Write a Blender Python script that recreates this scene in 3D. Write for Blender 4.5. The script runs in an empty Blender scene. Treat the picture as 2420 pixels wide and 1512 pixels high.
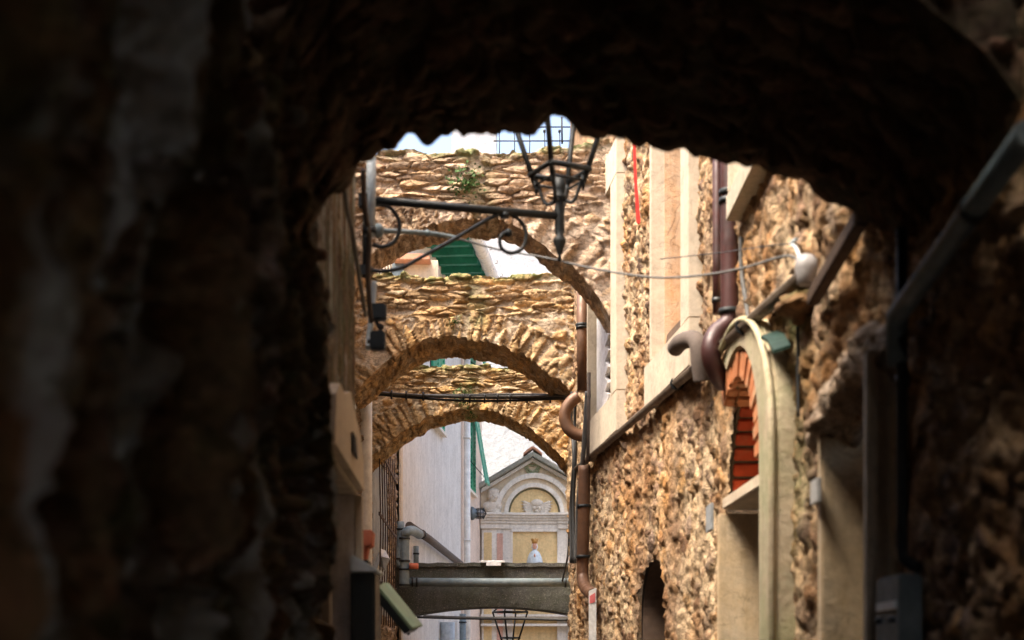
import bpy, math, random
import numpy as np
from mathutils import Vector
random.seed(7)
F = 1422.2; HZ = 660.0; EYE = 1.6; S = 1024/2419.0
C = bpy.context.scene
col = C.collection
# ------------------------------------------------------------------ camera, light, exposure
cd = bpy.data.cameras.new('camera'); cam = bpy.data.objects.new('camera', cd); col.objects.link(cam)
cam.location = (0, 0, EYE); cam.rotation_euler = (math.radians(90), 0, 0)
cd.sensor_width = 36; cd.lens = 50; cd.shift_y = (HZ-320)/1024
cd.clip_start = 0.05; cd.clip_end = 2000
cd.dof.use_dof = True; cd.dof.focus_distance = 16.5; cd.dof.aperture_fstop = 3.0
C.camera = cam
SUN_EL, SUN_AZ = 61, 238          # azimuth clockwise from +Y : behind the camera, to the left
w = bpy.data.worlds.new("World"); C.world = w; w.use_nodes = True
sky = w.node_tree.nodes.new('ShaderNodeTexSky'); sky.sky_type = 'NISHITA'; sky.sun_disc = False
sky.sun_elevation = math.radians(SUN_EL); sky.sun_rotation = math.radians(SUN_AZ)
sky.air_density = 0.9; sky.dust_density = 7.0; sky.ozone_density = 0.3
bg = w.node_tree.nodes['Background']; bg.inputs[1].default_value = 0.15
w.node_tree.links.new(sky.outputs[0], bg.inputs[0])
sd = bpy.data.lights.new('sun', 'SUN'); sd.energy = 1.75; sd.angle = math.radians(24); sd.color = (1, .89, .75)
so = bpy.data.objects.new('sun', sd); col.objects.link(so)
a, e = math.radians(SUN_AZ), math.radians(SUN_EL)
sv = Vector((math.sin(a)*math.cos(e), math.cos(a)*math.cos(e), math.sin(e)))
so.rotation_euler = sv.to_track_quat('Z', 'Y').to_euler(); so.location = (0, 0, 30)
C.view_settings.view_transform = 'Standard'; C.view_settings.look = 'None'
C.view_settings.exposure = 2.05; C.view_settings.gamma = 1
C.render.engine = 'CYCLES'
C.cycles.max_bounces = 10; C.cycles.diffuse_bounces = 4

# ------------------------------------------------------------------ places on the photograph -> places in the alley
def Q(x, y, Y):                       # (x,y) in the 2419 px wide view at depth Y
    return Vector(((x*S-512)*Y/F, Y, EYE+(HZ-y*S)*Y/F))
def hz(y, Y): return EYE+(HZ-y*S)*Y/F
def yR(x):                            # depth at which the right wall shows at column x
    p = x*S
    return F*1.0/(p-518) if p > 700 else 2496/(p-380)
def xR(Y):
    if Y < 7.8: return 1.0+.0042*Y
    if Y < 13.1: return 1.755-.093*Y
    return .537+(Y-13.1)*.042
def R(x, y, off=0.0):
    p = x*S; Y = F*(1.0-off)/(p-518) if p > 700 else (1.755-off)*F/(p-380)
    return Vector((xR(Y)-off, Y, hz(y, Y)))
def yL(x): return 597/(464-x*S)
def xL(Y): return -.42-.034*Y
def L(x, y, off=0.0):
    Y = yL(x); return Vector((xL(Y)+off, Y, hz(y, Y)))
def xF(Y): return -1.201-.02125*Y     # far left wall
def yF(x): return 1708/(481.8-x*S)
def FL(x, y, off=0.0):
    Y = yF(x); return Vector((xF(Y)+off, Y, hz(y, Y)))
def xW(Y): return -3.57+.1*Y          # stucco house wall
def yW(x): return 5076/(654-x*S)
def W(x, y, off=0.0):
    Y = yW(x); return Vector((xW(Y)+off, Y, hz(y, Y)))

# ------------------------------------------------------------------ numpy noise
def hsh(ix, iy, iz, seed):
    h = (ix.astype(np.int64)*374761393 + iy.astype(np.int64)*668265263 + iz.astype(np.int64)*2147483647 + seed*974634777) & 0xffffffff
    h = ((h ^ (h >> 13))*1274126177) & 0xffffffff
    h = ((h ^ (h >> 16))*2246822519) & 0xffffffff
    h = h ^ (h >> 15)
    return (h & 0xffffff)/float(0x1000000)
def vnoise(P, seed=0):
    I = np.floor(P).astype(np.int64); f = P-I; f = f*f*(3-2*f)
    r = 0
    for dx in (0, 1):
        for dy in (0, 1):
            for dz in (0, 1):
                wgt = (f[..., 0] if dx else 1-f[..., 0])*(f[..., 1] if dy else 1-f[..., 1])*(f[..., 2] if dz else 1-f[..., 2])
                r = r+wgt*hsh(I[..., 0]+dx, I[..., 1]+dy, I[..., 2]+dz, seed)
    return r
def fbm(P, o=4, seed=0):
    r = 0; a_ = .5; n = 0
    for k in range(o):
        r = r+a_*vnoise(P*(2.03**k)+k*17.3, seed+k); n += a_; a_ *= .5
    return r/n
def voro(P, seed=0, jit=.9):
    I = np.floor(P).astype(np.int64); fr = P-I
    F1 = np.full(P.shape[:-1], 9.); F2 = F1.copy(); idr = np.zeros_like(F1); idr2 = np.zeros_like(F1); tl = np.zeros_like(F1)
    for dx in (-1, 0, 1):
        for dy in (-1, 0, 1):
            for dz in (-1, 0, 1):
                cx, cy, cz = I[..., 0]+dx, I[..., 1]+dy, I[..., 2]+dz
                jx = hsh(cx, cy, cz, seed)-.5; jy = hsh(cx, cy, cz, seed+1)-.5; jz = hsh(cx, cy, cz, seed+2)-.5
                ex, ey, ez = dx+.5+jit*jx-fr[..., 0], dy+.5+jit*jy-fr[..., 1], dz+.5+jit*jz-fr[..., 2]
                d = np.sqrt(ex**2+ey**2+ez**2)
                nw = d < F1
                F2 = np.where(nw, F1, np.minimum(F2, d))
                F1 = np.where(nw, d, F1)
                idr = np.where(nw, hsh(cx, cy, cz, seed+5), idr)
                tl = np.where(nw, (hsh(cx, cy, cz, seed+7)-.5)*ex+(hsh(cx, cy, cz, seed+8)-.5)*ey+(hsh(cx, cy, cz, seed+9)-.5)*ez, tl)
                idr2 = np.where(nw, hsh(cx, cy, cz, seed+6), idr2)
    return F1, F2, idr, idr2, tl
def sst(x, a_, b_):
    t = np.clip((x-a_)/(b_-a_), 0, 1); return t*t*(3-2*t)

# ------------------------------------------------------------------ materials
class NT:
    def __init__(s, name):
        s.m = bpy.data.materials.new(name); s.m.use_nodes = True; s.t = s.m.node_tree
        s.b = s.t.nodes['Principled BSDF']; s.tc = s.t.nodes.new('ShaderNodeTexCoord')
    def n(s, ty, **kw):
        nd = s.t.nodes.new(ty)
        for k, v in kw.items(): setattr(nd, k, v)
        return nd
    def l(s, a_, b_): s.t.links.new(a_, b_)
    def noise(s, scale, detail=6, rough=.6, stretch=None, dist=0):
        nd = s.n('ShaderNodeTexNoise'); nd.inputs['Scale'].default_value = scale; nd.inputs['Detail'].default_value = detail
        nd.inputs['Roughness'].default_value = rough; nd.inputs['Distortion'].default_value = dist
        if stretch:
            mp = s.n('ShaderNodeMapping'); mp.inputs['Scale'].default_value = stretch
            s.l(s.tc.outputs['Object'], mp.inputs[0]); s.l(mp.outputs[0], nd.inputs['Vector'])
        else: s.l(s.tc.outputs['Object'], nd.inputs['Vector'])
        return nd.outputs['Fac']
    def ramp(s, fac, stops, interp='LINEAR'):
        r = s.n('ShaderNodeValToRGB'); r.color_ramp.interpolation = interp
        while len(r.color_ramp.elements) < len(stops): r.color_ramp.elements.new(.5)
        for el, (p, c) in zip(r.color_ramp.elements, stops):
            el.position = p; el.color = (c, c, c, 1) if isinstance(c, (int, float)) else (*c, 1)
        s.l(fac, r.inputs[0]); return r.outputs[0]
    def mix(s, fac, A, B, mode='MIX'):
        m = s.n('ShaderNodeMix', data_type='RGBA', blend_type=mode)
        if isinstance(fac, (int, float)): m.inputs[0].default_value = fac
        else: s.l(fac, m.inputs[0])
        for i, v in ((6, A), (7, B)):
            if isinstance(v, tuple): m.inputs[i].default_value = (*v, 1)
            else: s.l(v, m.inputs[i])
        return m.outputs[2]
    def math(s, op, A, B):
        m = s.n('ShaderNodeMath', operation=op)
        for i, v in ((0, A), (1, B)):
            if isinstance(v, (int, float)): m.inputs[i].default_value = v
            else: s.l(v, m.inputs[i])
        m.use_clamp = (op != 'SUBTRACT')
        return m.outputs[0]
    def attr(s, name):
        return s.n('ShaderNodeAttribute', attribute_name=name).outputs['Fac']
    def bump(s, h, strength, dist, prev=None):
        b = s.n('ShaderNodeBump'); b.inputs['Strength'].default_value = strength; b.inputs['Distance'].default_value = dist
        s.l(h, b.inputs['Height'])
        if prev is not None: s.l(prev, b.inputs['Normal'])
        return b.outputs[0]
    def done(s, colr, rough=.9, nrm=None, metal=0, spec=.3):
        if isinstance(colr, tuple): s.b.inputs['Base Color'].default_value = (*colr, 1)
        else: s.l(colr, s.b.inputs['Base Color'])
        if isinstance(rough, (int, float)): s.b.inputs['Roughness'].default_value = rough
        else: s.l(rough, s.b.inputs['Roughness'])
        s.b.inputs['Metallic'].default_value = metal; s.b.inputs['Specular IOR Level'].default_value = spec
        if nrm is not None: s.l(nrm, s.b.inputs['Normal'])
        return s.m

def mat_stone(name, pal, mortar, orange=0.35, ocol=(.52, .25, .08), mosscol=(.07, .09, .03), moss=.0, rough=.92, streaks=None, damp=0, vs=9):
    t = NT(name)
    st = [(i/(len(pal)-1), c) for i, c in enumerate(pal)]
    c = t.ramp(t.attr('rnd'), st)
    v = t.noise(14, 8, .7)
    c = t.mix(1.0, c, t.ramp(v, [(.25, .55), (.5, .95), (.75, 1.25)]), 'MULTIPLY')
    mo = t.mix(1.0, mortar, t.ramp(t.noise(9, 8, .75), [(.25, .62), (.5, .95), (.75, 1.12)]), 'MULTIPLY')
    c = t.mix(t.attr('stone'), mo, c)
    big = t.ramp(t.noise(1.7, 4, .6), [(.45, 0.0), (.68, 1.0)])
    c = t.mix(t.math('MULTIPLY', big, orange), c, ocol)
    ck = t.ramp(t.noise(11, 9, .62, stretch=(1, 1, 1.9), dist=.6), [(.465, 1.0), (.495, .38), (.525, 1.0)])
    c = t.mix(.75, c, t.mix(1.0, c, ck, 'MULTIPLY'))
    vo = t.n('ShaderNodeTexVoronoi'); vo.inputs['Scale'].default_value = vs
    mp = t.n('ShaderNodeMapping'); mp.inputs['Scale'].default_value = (1, 1, 2.3)
    wn = t.n('ShaderNodeTexNoise'); wn.inputs['Scale'].default_value = 9; wn.inputs['Detail'].default_value = 5
    t.l(t.tc.outputs['Object'], wn.inputs['Vector'])
    wx = t.n('ShaderNodeMix', data_type='RGBA', blend_type='LINEAR_LIGHT'); wx.inputs[0].default_value = .09
    t.l(t.tc.outputs['Object'], wx.inputs[6]); t.l(wn.outputs['Color'], wx.inputs[7])
    t.l(wx.outputs[2], mp.inputs[0]); t.l(mp.outputs[0], vo.inputs['Vector'])
    ve = t.n('ShaderNodeTexVoronoi', feature='DISTANCE_TO_EDGE'); ve.inputs['Scale'].default_value = vs; t.l(mp.outputs[0], ve.inputs['Vector'])
    edge = t.ramp(ve.outputs['Distance'], [(.0, 0.0), (.07, 1.0)])
    c = t.mix(.8, c, t.mix(1.0, c, t.ramp(vo.outputs['Color'], [(.15, .6), (.5, 1.0), (.85, 1.25)]), 'MULTIPLY'))
    c = t.mix(.55, c, t.mix(1.0, c, t.ramp(ve.outputs['Distance'], [(.0, .35), (.06, 1.0)]), 'MULTIPLY'))
    spk = t.ramp(t.noise(45, 6, .8), [(.3, .45), (.48, 1.0)])
    c = t.mix(.7, c, t.mix(1.0, c, spk, 'MULTIPLY'))
    if streaks:
        sk = t.ramp(t.noise(2.2, 5, .6, stretch=(1, 3.2, .45)), [(.52, 0.0), (.60, 1.0)])
        c = t.mix(t.math('MULTIPLY', sk, streaks[0]), c, streaks[1])
    if damp:
        dk = t.ramp(t.noise(.9, 5, .65), [(.46, 0.0), (.60, 1.0)])
        c = t.mix(t.math('MULTIPLY', dk, damp), c, (.11, .06, .04))
    ms = t.ramp(t.noise(6, 8, .75), [(.38, 0.0), (.58, 1.0)])
    mfac = t.math('MULTIPLY', ms, t.math('ADD', t.attr('moss'), moss))
    c = t.mix(mfac, c, t.mix(t.noise(30, 4, .7), mosscol, tuple(k*2.2 for k in mosscol)))
    b1 = t.bump(t.noise(28, 10, .72), .9, .02)
    b2 = t.bump(t.noise(110, 6, .7), .55, .006, b1)
    b2 = t.bump(edge, .5, .012, b2)
    return t.done(c, rough, b2, spec=.2)
def mat_plaster(name, base, dirty, amt=.5, scale=2.5, bump=.3, streak=True, moss=None, mossamt=0, rscale=60, fleck=None):
    t = NT(name)
    f = t.ramp(t.noise(scale, 8, .68), [(.35, 0.0), (.72, 1.0)])
    c = t.mix(t.math('MULTIPLY', f, amt), base, dirty)
    if streak:
        g = t.ramp(t.noise(3, 6, .7, stretch=(4, 4, .35)), [(.42, 0.0), (.75, 1.0)])
        c = t.mix(t.math('MULTIPLY', g, amt*.8), c, tuple(k*.62 for k in dirty))
    c = t.mix(1.0, c, t.ramp(t.noise(26, 6, .75), [(.25, .78), (.6, 1.05)]), 'MULTIPLY')
    c = t.mix(.55*amt, c, t.mix(1.0, c, t.ramp(t.noise(2.4, 6, .55, dist=.8), [(.488, 1.0), (.498, .25), (.508, 1.0)]), 'MULTIPLY'))
    c = t.mix(.5*amt, c, t.mix(1.0, c, t.ramp(t.noise(5, 8, .75), [(.32, .45), (.5, 1.0)]), 'MULTIPLY'))
    if moss:
        g = t.ramp(t.noise(2.6, 8, .7), [(.42, 0.0), (.6, 1.0)])
        c = t.mix(t.math('MULTIPLY', g, mossamt), c, moss)
    if fleck:
        g = t.ramp(t.noise(fleck[0], 5, .7), [(fleck[1], 1.0), (fleck[1]+.06, 0.0)])
        c = t.mix(g, c, fleck[2])
    b1 = t.bump(t.noise(rscale, 8, .7), bump, .01)
    b2 = t.bump(t.noise(7, 5, .6), bump*.8, .03, b1)
    return t.done(c, .88, b2, spec=.25)
def mat_paint(name, c, rough=.5, metal=0, wear=None, amt=.4, bump=.2, scale=18, spec=.4):
    t = NT(name)
    cc = t.mix(1.0, c, t.ramp(t.noise(scale, 8, .7), [(.3, .68), (.65, 1.12)]), 'MULTIPLY')
    if wear:
        g = t.ramp(t.noise(scale*.6, 8, .75), [(.5, 0.0), (.66, 1.0)])
        cc = t.mix(t.math('MULTIPLY', g, amt), cc, wear)
    r = t.ramp(t.noise(scale*1.5, 5, .6), [(.3, max(rough-.12, .05)), (.7, min(rough+.2, 1.))])
    return t.done(cc, r, t.bump(t.noise(scale*4, 5, .6), bump, .003), metal, spec)

M = {}
M['wallR'] = mat_stone('right_rubble', [(.13, .075, .045), (.40, .24, .12), (.22, .13, .08), (.50, .31, .14), (.33, .23, .17), (.55, .40, .25), (.16, .10, .07)], (.64, .47, .29), .6, (.58, .27, .07), damp=.6)
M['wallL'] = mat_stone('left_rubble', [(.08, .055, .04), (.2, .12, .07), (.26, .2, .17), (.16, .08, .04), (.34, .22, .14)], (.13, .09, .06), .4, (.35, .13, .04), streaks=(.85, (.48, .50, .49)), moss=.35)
M['wallF'] = mat_stone('far_left_rubble', [(.2, .15, .1), (.4, .32, .24), (.3, .24, .2), (.5, .38, .26)], (.55, .47, .37), .2)
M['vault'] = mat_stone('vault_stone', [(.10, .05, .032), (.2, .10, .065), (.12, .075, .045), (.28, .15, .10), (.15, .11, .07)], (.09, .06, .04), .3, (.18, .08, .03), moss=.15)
M['arch1'] = mat_stone('arch_stone_pinkish', [(.40, .28, .19), (.62, .46, .31), (.54, .40, .29), (.68, .46, .26), (.64, .50, .38)], (.66, .52, .39), .25, (.55, .28, .1))
M['arch2'] = mat_stone('arch_stone_ochre', [(.38, .25, .13), (.66, .46, .25), (.56, .39, .23), (.70, .44, .19), (.62, .48, .31)], (.66, .53, .38), .28, (.62, .31, .09))
M['arch3'] = mat_stone('arch_stone_orange', [(.36, .25, .13), (.65, .46, .24), (.5, .37, .22), (.70, .44, .18), (.6, .48, .32)], (.68, .55, .37), .38, (.66, .34, .1))
M['concrete'] = mat_plaster('mossy_concrete', (.12, .12, .11), (.05, .05, .045), .8, 6, 1.0, True, (.06, .07, .03), .35, 45, (60, .36, (.3, .28, .24)))
M['white'] = mat_plaster('white_stucco', (.74, .72, .68), (.46, .44, .4), .45, 1.6, .25)
M['pink'] = mat_plaster('pink_stucco', (.80, .66, .55), (.6, .48, .4), .5, 2.2, .3)
M['rough'] = mat_plaster('rough_white_render', (.44, .46, .48), (.3, .32, .34), .5, 3, 1.0, False, rscale=26, fleck=(30, .38, (.34, .34, .33)))
M['chapel'] = mat_plaster('chapel_cream', (.82, .70, .52), (.68, .5, .32), .5, 3, .15)
M['trim'] = mat_plaster('chapel_trim', (.84, .79, .70), (.62, .55, .46), .5, 4, .15)
M['yellow'] = mat_plaster('chapel_yellow', (.82, .63, .33), (.7, .45, .2), .5, 3, .12)
M['rose'] = mat_plaster('chapel_rose', (.72, .42, .33), (.62, .4, .3), .5, 4, .12)
M['relief'] = mat_plaster('relief_stucco', (.76, .68, .57), (.5, .45, .38), .5, 8, .15)
M['mossroof'] = mat_plaster('mossy_render', (.36, .34, .29), (.2, .2, .16), .9, 4, .8, False, (.13, .17, .10), .3, 40)
M['rimdark'] = mat_plaster('dark_rim_plaster', (.22, .2, .12), (.1, .1, .05), .8, 12, .4, False)
M['plaster'] = mat_plaster('cream_plaster', (.64, .54, .41), (.6, .47, .32), .5, 4, .25)
M['frame'] = mat_plaster('window_frame_plaster', (.47, .40, .31), (.64, .54, .4), .45, 5, .2)
M['stain'] = mat_plaster('stained_plaster', (.46, .40, .32), (.6, .3, .11), .95, 1.5, .4)
M['peel'] = mat_plaster('peeling_white', (.78, .77, .77), (.55, .52, .5), .4, 6, .6, False)
M['mossplaster'] = mat_plaster('mossy_surround', (.54, .45, .32), (.42, .33, .2), .6, 5, .5, True, (.16, .28, .10), .3)
M['reveal'] = mat_plaster('reveal_plaster', (.66, .55, .40), (.58, .38, .16), .6, 2.5, .25)
M['coldplaster'] = mat_plaster('grey_plaster', (.76, .76, .78), (.42, .3, .2), .6, 3, .3)
M['brick'] = mat_paint('red_brick', (.42, .06, .02), .85, 0, (.32, .12, .06), .5, .5, 14, .2)
M['brickface'] = mat_paint('pale_brick', (.5, .19, .08), .85, 0, (.55, .42, .26), .7, .6, 14, .2)
M['mortar'] = mat_plaster('dark_mortar', (.12, .08, .05), (.07, .05, .03), .6, 8, .5)
M['iron'] = mat_paint('black_iron', (.018, .022, .024), .5, .3, (.06, .05, .04), .4, .4, 25)
M['rust'] = mat_paint('rusty_iron', (.07, .045, .035), .8, .2, (.18, .08, .04), .6, .5, 25)
M['wire'] = mat_paint('black_cable', (.03, .032, .034), .6)
M['wiregrey'] = mat_paint('grey_cable', (.13, .13, .125), .6)
M['pipeblue'] = mat_paint('bluegrey_pipe', (.16, .21, .23), .55, 0, (.3, .33, .32), .5, .3, 14)
M['pipelight'] = mat_paint('pale_blue_pipe', (.36, .42, .46), .5, 0, (.5, .52, .52), .4, .2, 12)
M['cream'] = mat_paint('cream_pipe', (.80, .79, .74), .45, 0, (.55, .52, .45), .3, .1, 6)
M['maroon'] = mat_paint('maroon_pipe', (.06, .02, .018), .45, .1, (.03, .03, .03), .4, .2, 10, .6)
M['copper'] = mat_paint('brown_copper_pipe', (.15, .075, .04), .5, .2, (.12, .07, .05), .5, .2, 10, .5)
M['clay'] = mat_paint('grimy_pipe', (.11, .085, .07), .8, 0, (.1, .08, .07), .6, .5, 12)
M['pipegrey'] = mat_paint('weathered_pipe', (.15, .115, .085), .6, 0, (.1, .07, .05), .5, .4, 10)
M['green'] = mat_paint('green_shutter', (.02, .30, .17), .55, 0, (.1, .4, .28), .5, .3, 10)
M['greenlight'] = mat_paint('pale_green_shutter', (.12, .44, .32), .55, 0, (.3, .55, .45), .5, .3, 10)  # paler green, used on the raised shutter leaves
M['eavegreen'] = mat_paint('eave_green', (.012, .19, .13), .6, 0, (.03, .26, .2), .6, .4, 6)
M['red'] = mat_paint('red_strip', (.60, .03, .02), .6)
M['porcelain'] = mat_paint('porcelain', (.45, .43, .42), .35)
M['terracotta'] = mat_paint('terracotta', (.55, .15, .08), .8, 0, (.5, .3, .2), .3)
M['black'] = mat_paint('black_box', (.012, .018, .02), .4)
M['zinc'] = mat_paint('pale_zinc', (.62, .70, .73), .4, 0, (.45, .5, .5), .4)
M['boardgreen'] = mat_paint('faded_green_board', (.26, .34, .22), .7, 0, (.08, .3, .2), .6, .5, 5)
M['plastic'] = mat_paint('white_plastic', (.8, .82, .83), .4)
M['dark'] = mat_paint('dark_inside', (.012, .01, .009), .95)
M['darkbrown'] = mat_paint('dark_brown', (.09, .055, .035), .8)
M['tile'] = mat_paint('roof_tile', (.5, .24, .14), .85, 0, (.35, .28, .2), .5)
M['signwhite'] = mat_paint('enamel_white', (.6, .6, .58), .4, 0, (.4, .36, .3), .3)
M['signred'] = mat_paint('faded_red', (.55, .13, .13), .5)
M['greymetal'] = mat_paint('grey_metal', (.14, .18, .2), .5, .2, (.3, .33, .34), .3)
M['slateplate'] = mat_paint('grey_plate', (.3, .32, .33), .5)
M['greypanel'] = mat_plaster('grey_panel', (.4, .42, .42), (.2, .22, .22), .7, 4, .5)
M['pave'] = mat_plaster('paving', (.24, .2, .16), (.14, .12, .1), .6, 3, .8, False)

# ------------------------------------------------------------------ object helpers
def tag(o, label=None, cat=None, group=None, kind=None):
    if label: o['label'] = label
    if cat: o['category'] = cat
    if group: o['group'] = group
    if kind: o['kind'] = kind
    return o
def thing(name, label, cat, loc=(0, 0, 0), group=None):
    o = bpy.data.objects.new(name, None); col.objects.link(o); o.location = loc; o.empty_display_size = .1
    return tag(o, label, cat, group)
def wloc(o):
    v = Vector((0, 0, 0))
    while o is not None: v = v+Vector(o.location); o = o.parent
    return v
class MB:
    def __init__(s): s.v = []; s.f = []; s.sm = []
    def add(s, vs, fs, smooth=False):
        b = len(s.v); s.v += [tuple(p) for p in vs]; s.f += [tuple(b+i for i in f) for f in fs]; s.sm += [smooth]*len(fs); return s
    def box(s, c, sz, ax=None, top=None):
        """box centred at c, full size sz, axes ax (three unit vectors)"""
        ax = ax or (Vector((1, 0, 0)), Vector((0, 1, 0)), Vector((0, 0, 1)))
        c = Vector(c); vs = []
        for i in (-.5, .5):
            for j in (-.5, .5):
                for k in (-.5, .5):
                    vs.append(c+ax[0]*sz[0]*i+ax[1]*sz[1]*j+ax[2]*sz[2]*k)
        return s.add(vs, [(0, 1, 3, 2), (4, 6, 7, 5), (0, 4, 5, 1), (2, 3, 7, 6), (0, 2, 6, 4), (1, 5, 7, 3)])
    def prism(s, poly, d):
        """closed 3d polygon swept by vector d"""
        n = len(poly); d = Vector(d); vs = [Vector(p) for p in poly]+[Vector(p)+d for p in poly]
        return s.add(vs, [tuple(range(n))[::-1], tuple(range(n, 2*n))]+[(i, (i+1) % n, n+(i+1) % n, n+i) for i in range(n)])
    def strip(s, A, B, d):
        """band between polylines A and B (same length), thickness vector d"""
        n = len(A); d = Vector(d); vs = []
        for p in (A, B):
            vs += [Vector(q) for q in p]
        for p in (A, B):
            vs += [Vector(q)+d for q in p]
        fs = []
        for i in range(n-1):
            fs += [(i, i+1, n+i+1, n+i), (2*n+i, 3*n+i, 3*n+i+1, 2*n+i+1), (i, 2*n+i, 2*n+i+1, i+1), (n+i, n+i+1, 3*n+i+1, 3*n+i)]
        fs += [(0, n, 3*n, 2*n), (n-1, 3*n-1, 4*n-1, 2*n-1)]
        return s.add(vs, fs)
    def tube(s, pts, r, seg=12, smooth=0, closed=False):
        pts = [Vector(p) for p in pts]
        if smooth: pts = catmull(pts, smooth)
        n = len(pts); rs = r if isinstance(r, (list, tuple)) else [r]*n
        if len(rs) != n: rs = [rs[min(int(i*len(rs)/n), len(rs)-1)] for i in range(n)]
        T = [((pts[min(i+1, n-1)]-pts[max(i-1, 0)]).normalized()) for i in range(n)]
        up = Vector((0, 0, 1)) if abs(T[0].z) < .9 else Vector((0, 1, 0))
        u = (up-T[0]*up.dot(T[0])).normalized(); vs = []
        for i in range(n):
            u = (u-T[i]*u.dot(T[i])).normalized(); v = T[i].cross(u)
            for k in range(seg):
                a_ = 2*math.pi*k/seg; vs.append(pts[i]+(u*math.cos(a_)+v*math.sin(a_))*rs[i])
        fs = [(i*seg+k, i*seg+(k+1) % seg, (i+1)*seg+(k+1) % seg, (i+1)*seg+k) for i in range(n-1) for k in range(seg)]
        s.add(vs, fs, True)
        b = len(s.v)-len(vs)
        s.f.append(tuple(b+k for k in range(seg))[::-1]); s.f.append(tuple(b+(n-1)*seg+k for k in range(seg))); s.sm += [False, False]
        return s
    def lathe(s, c, prof, seg=20, axis='z'):
        c = Vector(c); vs = []
        for r, h in prof:
            for k in range(seg):
                a_ = 2*math.pi*k/seg; x, y = r*math.cos(a_), r*math.sin(a_)
                vs.append(c+(Vector((x, y, h)) if axis == 'z' else Vector((h, x, y)) if axis == 'x' else Vector((x, h, y))))
        n = len(prof)
        fs = [(i*seg+k, i*seg+(k+1) % seg, (i+1)*seg+(k+1) % seg, (i+1)*seg+k) for i in range(n-1) for k in range(seg)]
        s.add(vs, fs, True)
        b = len(s.v)-len(vs)
        s.f.append(tuple(b+k for k in range(seg))); s.f.append(tuple(b+(n-1)*seg+k for k in range(seg))); s.sm += [False, False]
        return s
    def ball(s, c, r, seg=12, sc=(1, 1, 1)):
        prof = []; c = Vector(c); vs = []; fs = []; m = seg//2+1
        for i in range(m+1):
            t = math.pi*i/m
            for k in range(seg):
                a_ = 2*math.pi*k/seg
                vs.append(c+Vector((r*sc[0]*math.sin(t)*math.cos(a_), r*sc[1]*math.sin(t)*math.sin(a_), r*sc[2]*math.cos(t))))
        for i in range(m):
            for k in range(seg): fs.append((i*seg+k, i*seg+(k+1) % seg, (i+1)*seg+(k+1) % seg, (i+1)*seg+k))
        return s.add(vs, fs, True)
    def build(s, name, mat, parent=None, bevel=0):
        o0 = wloc(parent) if parent is not None else Vector((0, 0, 0))
        me = bpy.data.meshes.new(name)
        me.from_pydata([(p[0]-o0.x, p[1]-o0.y, p[2]-o0.z) for p in s.v], [], s.f)
        me.polygons.foreach_set('use_smooth', s.sm); me.materials.append(mat)
        import bmesh
        bm = bmesh.new(); bm.from_mesh(me); bmesh.ops.recalc_face_normals(bm, faces=bm.faces)
        if bevel:
            ed = [e_ for e_ in bm.edges if len(e_.link_faces) == 2 and e_.calc_face_angle(0) > .6 and e_.calc_length() > bevel*2.2]
            bmesh.ops.bevel(bm, geom=ed, offset=bevel, segments=2, affect='EDGES', clamp_overlap=True)
        bm.to_mesh(me); bm.free()
        o = bpy.data.objects.new(name, me); col.objects.link(o)
        if parent is not None: o.parent = parent
        return o
def catmull(p, k):
    out = []; n = len(p)
    for i in range(n-1):
        a_, b_, c_, d_ = p[max(i-1, 0)], p[i], p[i+1], p[min(i+2, n-1)]
        for j in range(k):
            t = j/k
            out.append(.5*((2*b_)+(c_-a_)*t+(2*a_-5*b_+4*c_-d_)*t*t+(3*b_-a_-3*c_+d_)*t**3))
    out.append(p[-1]); return out

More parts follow.
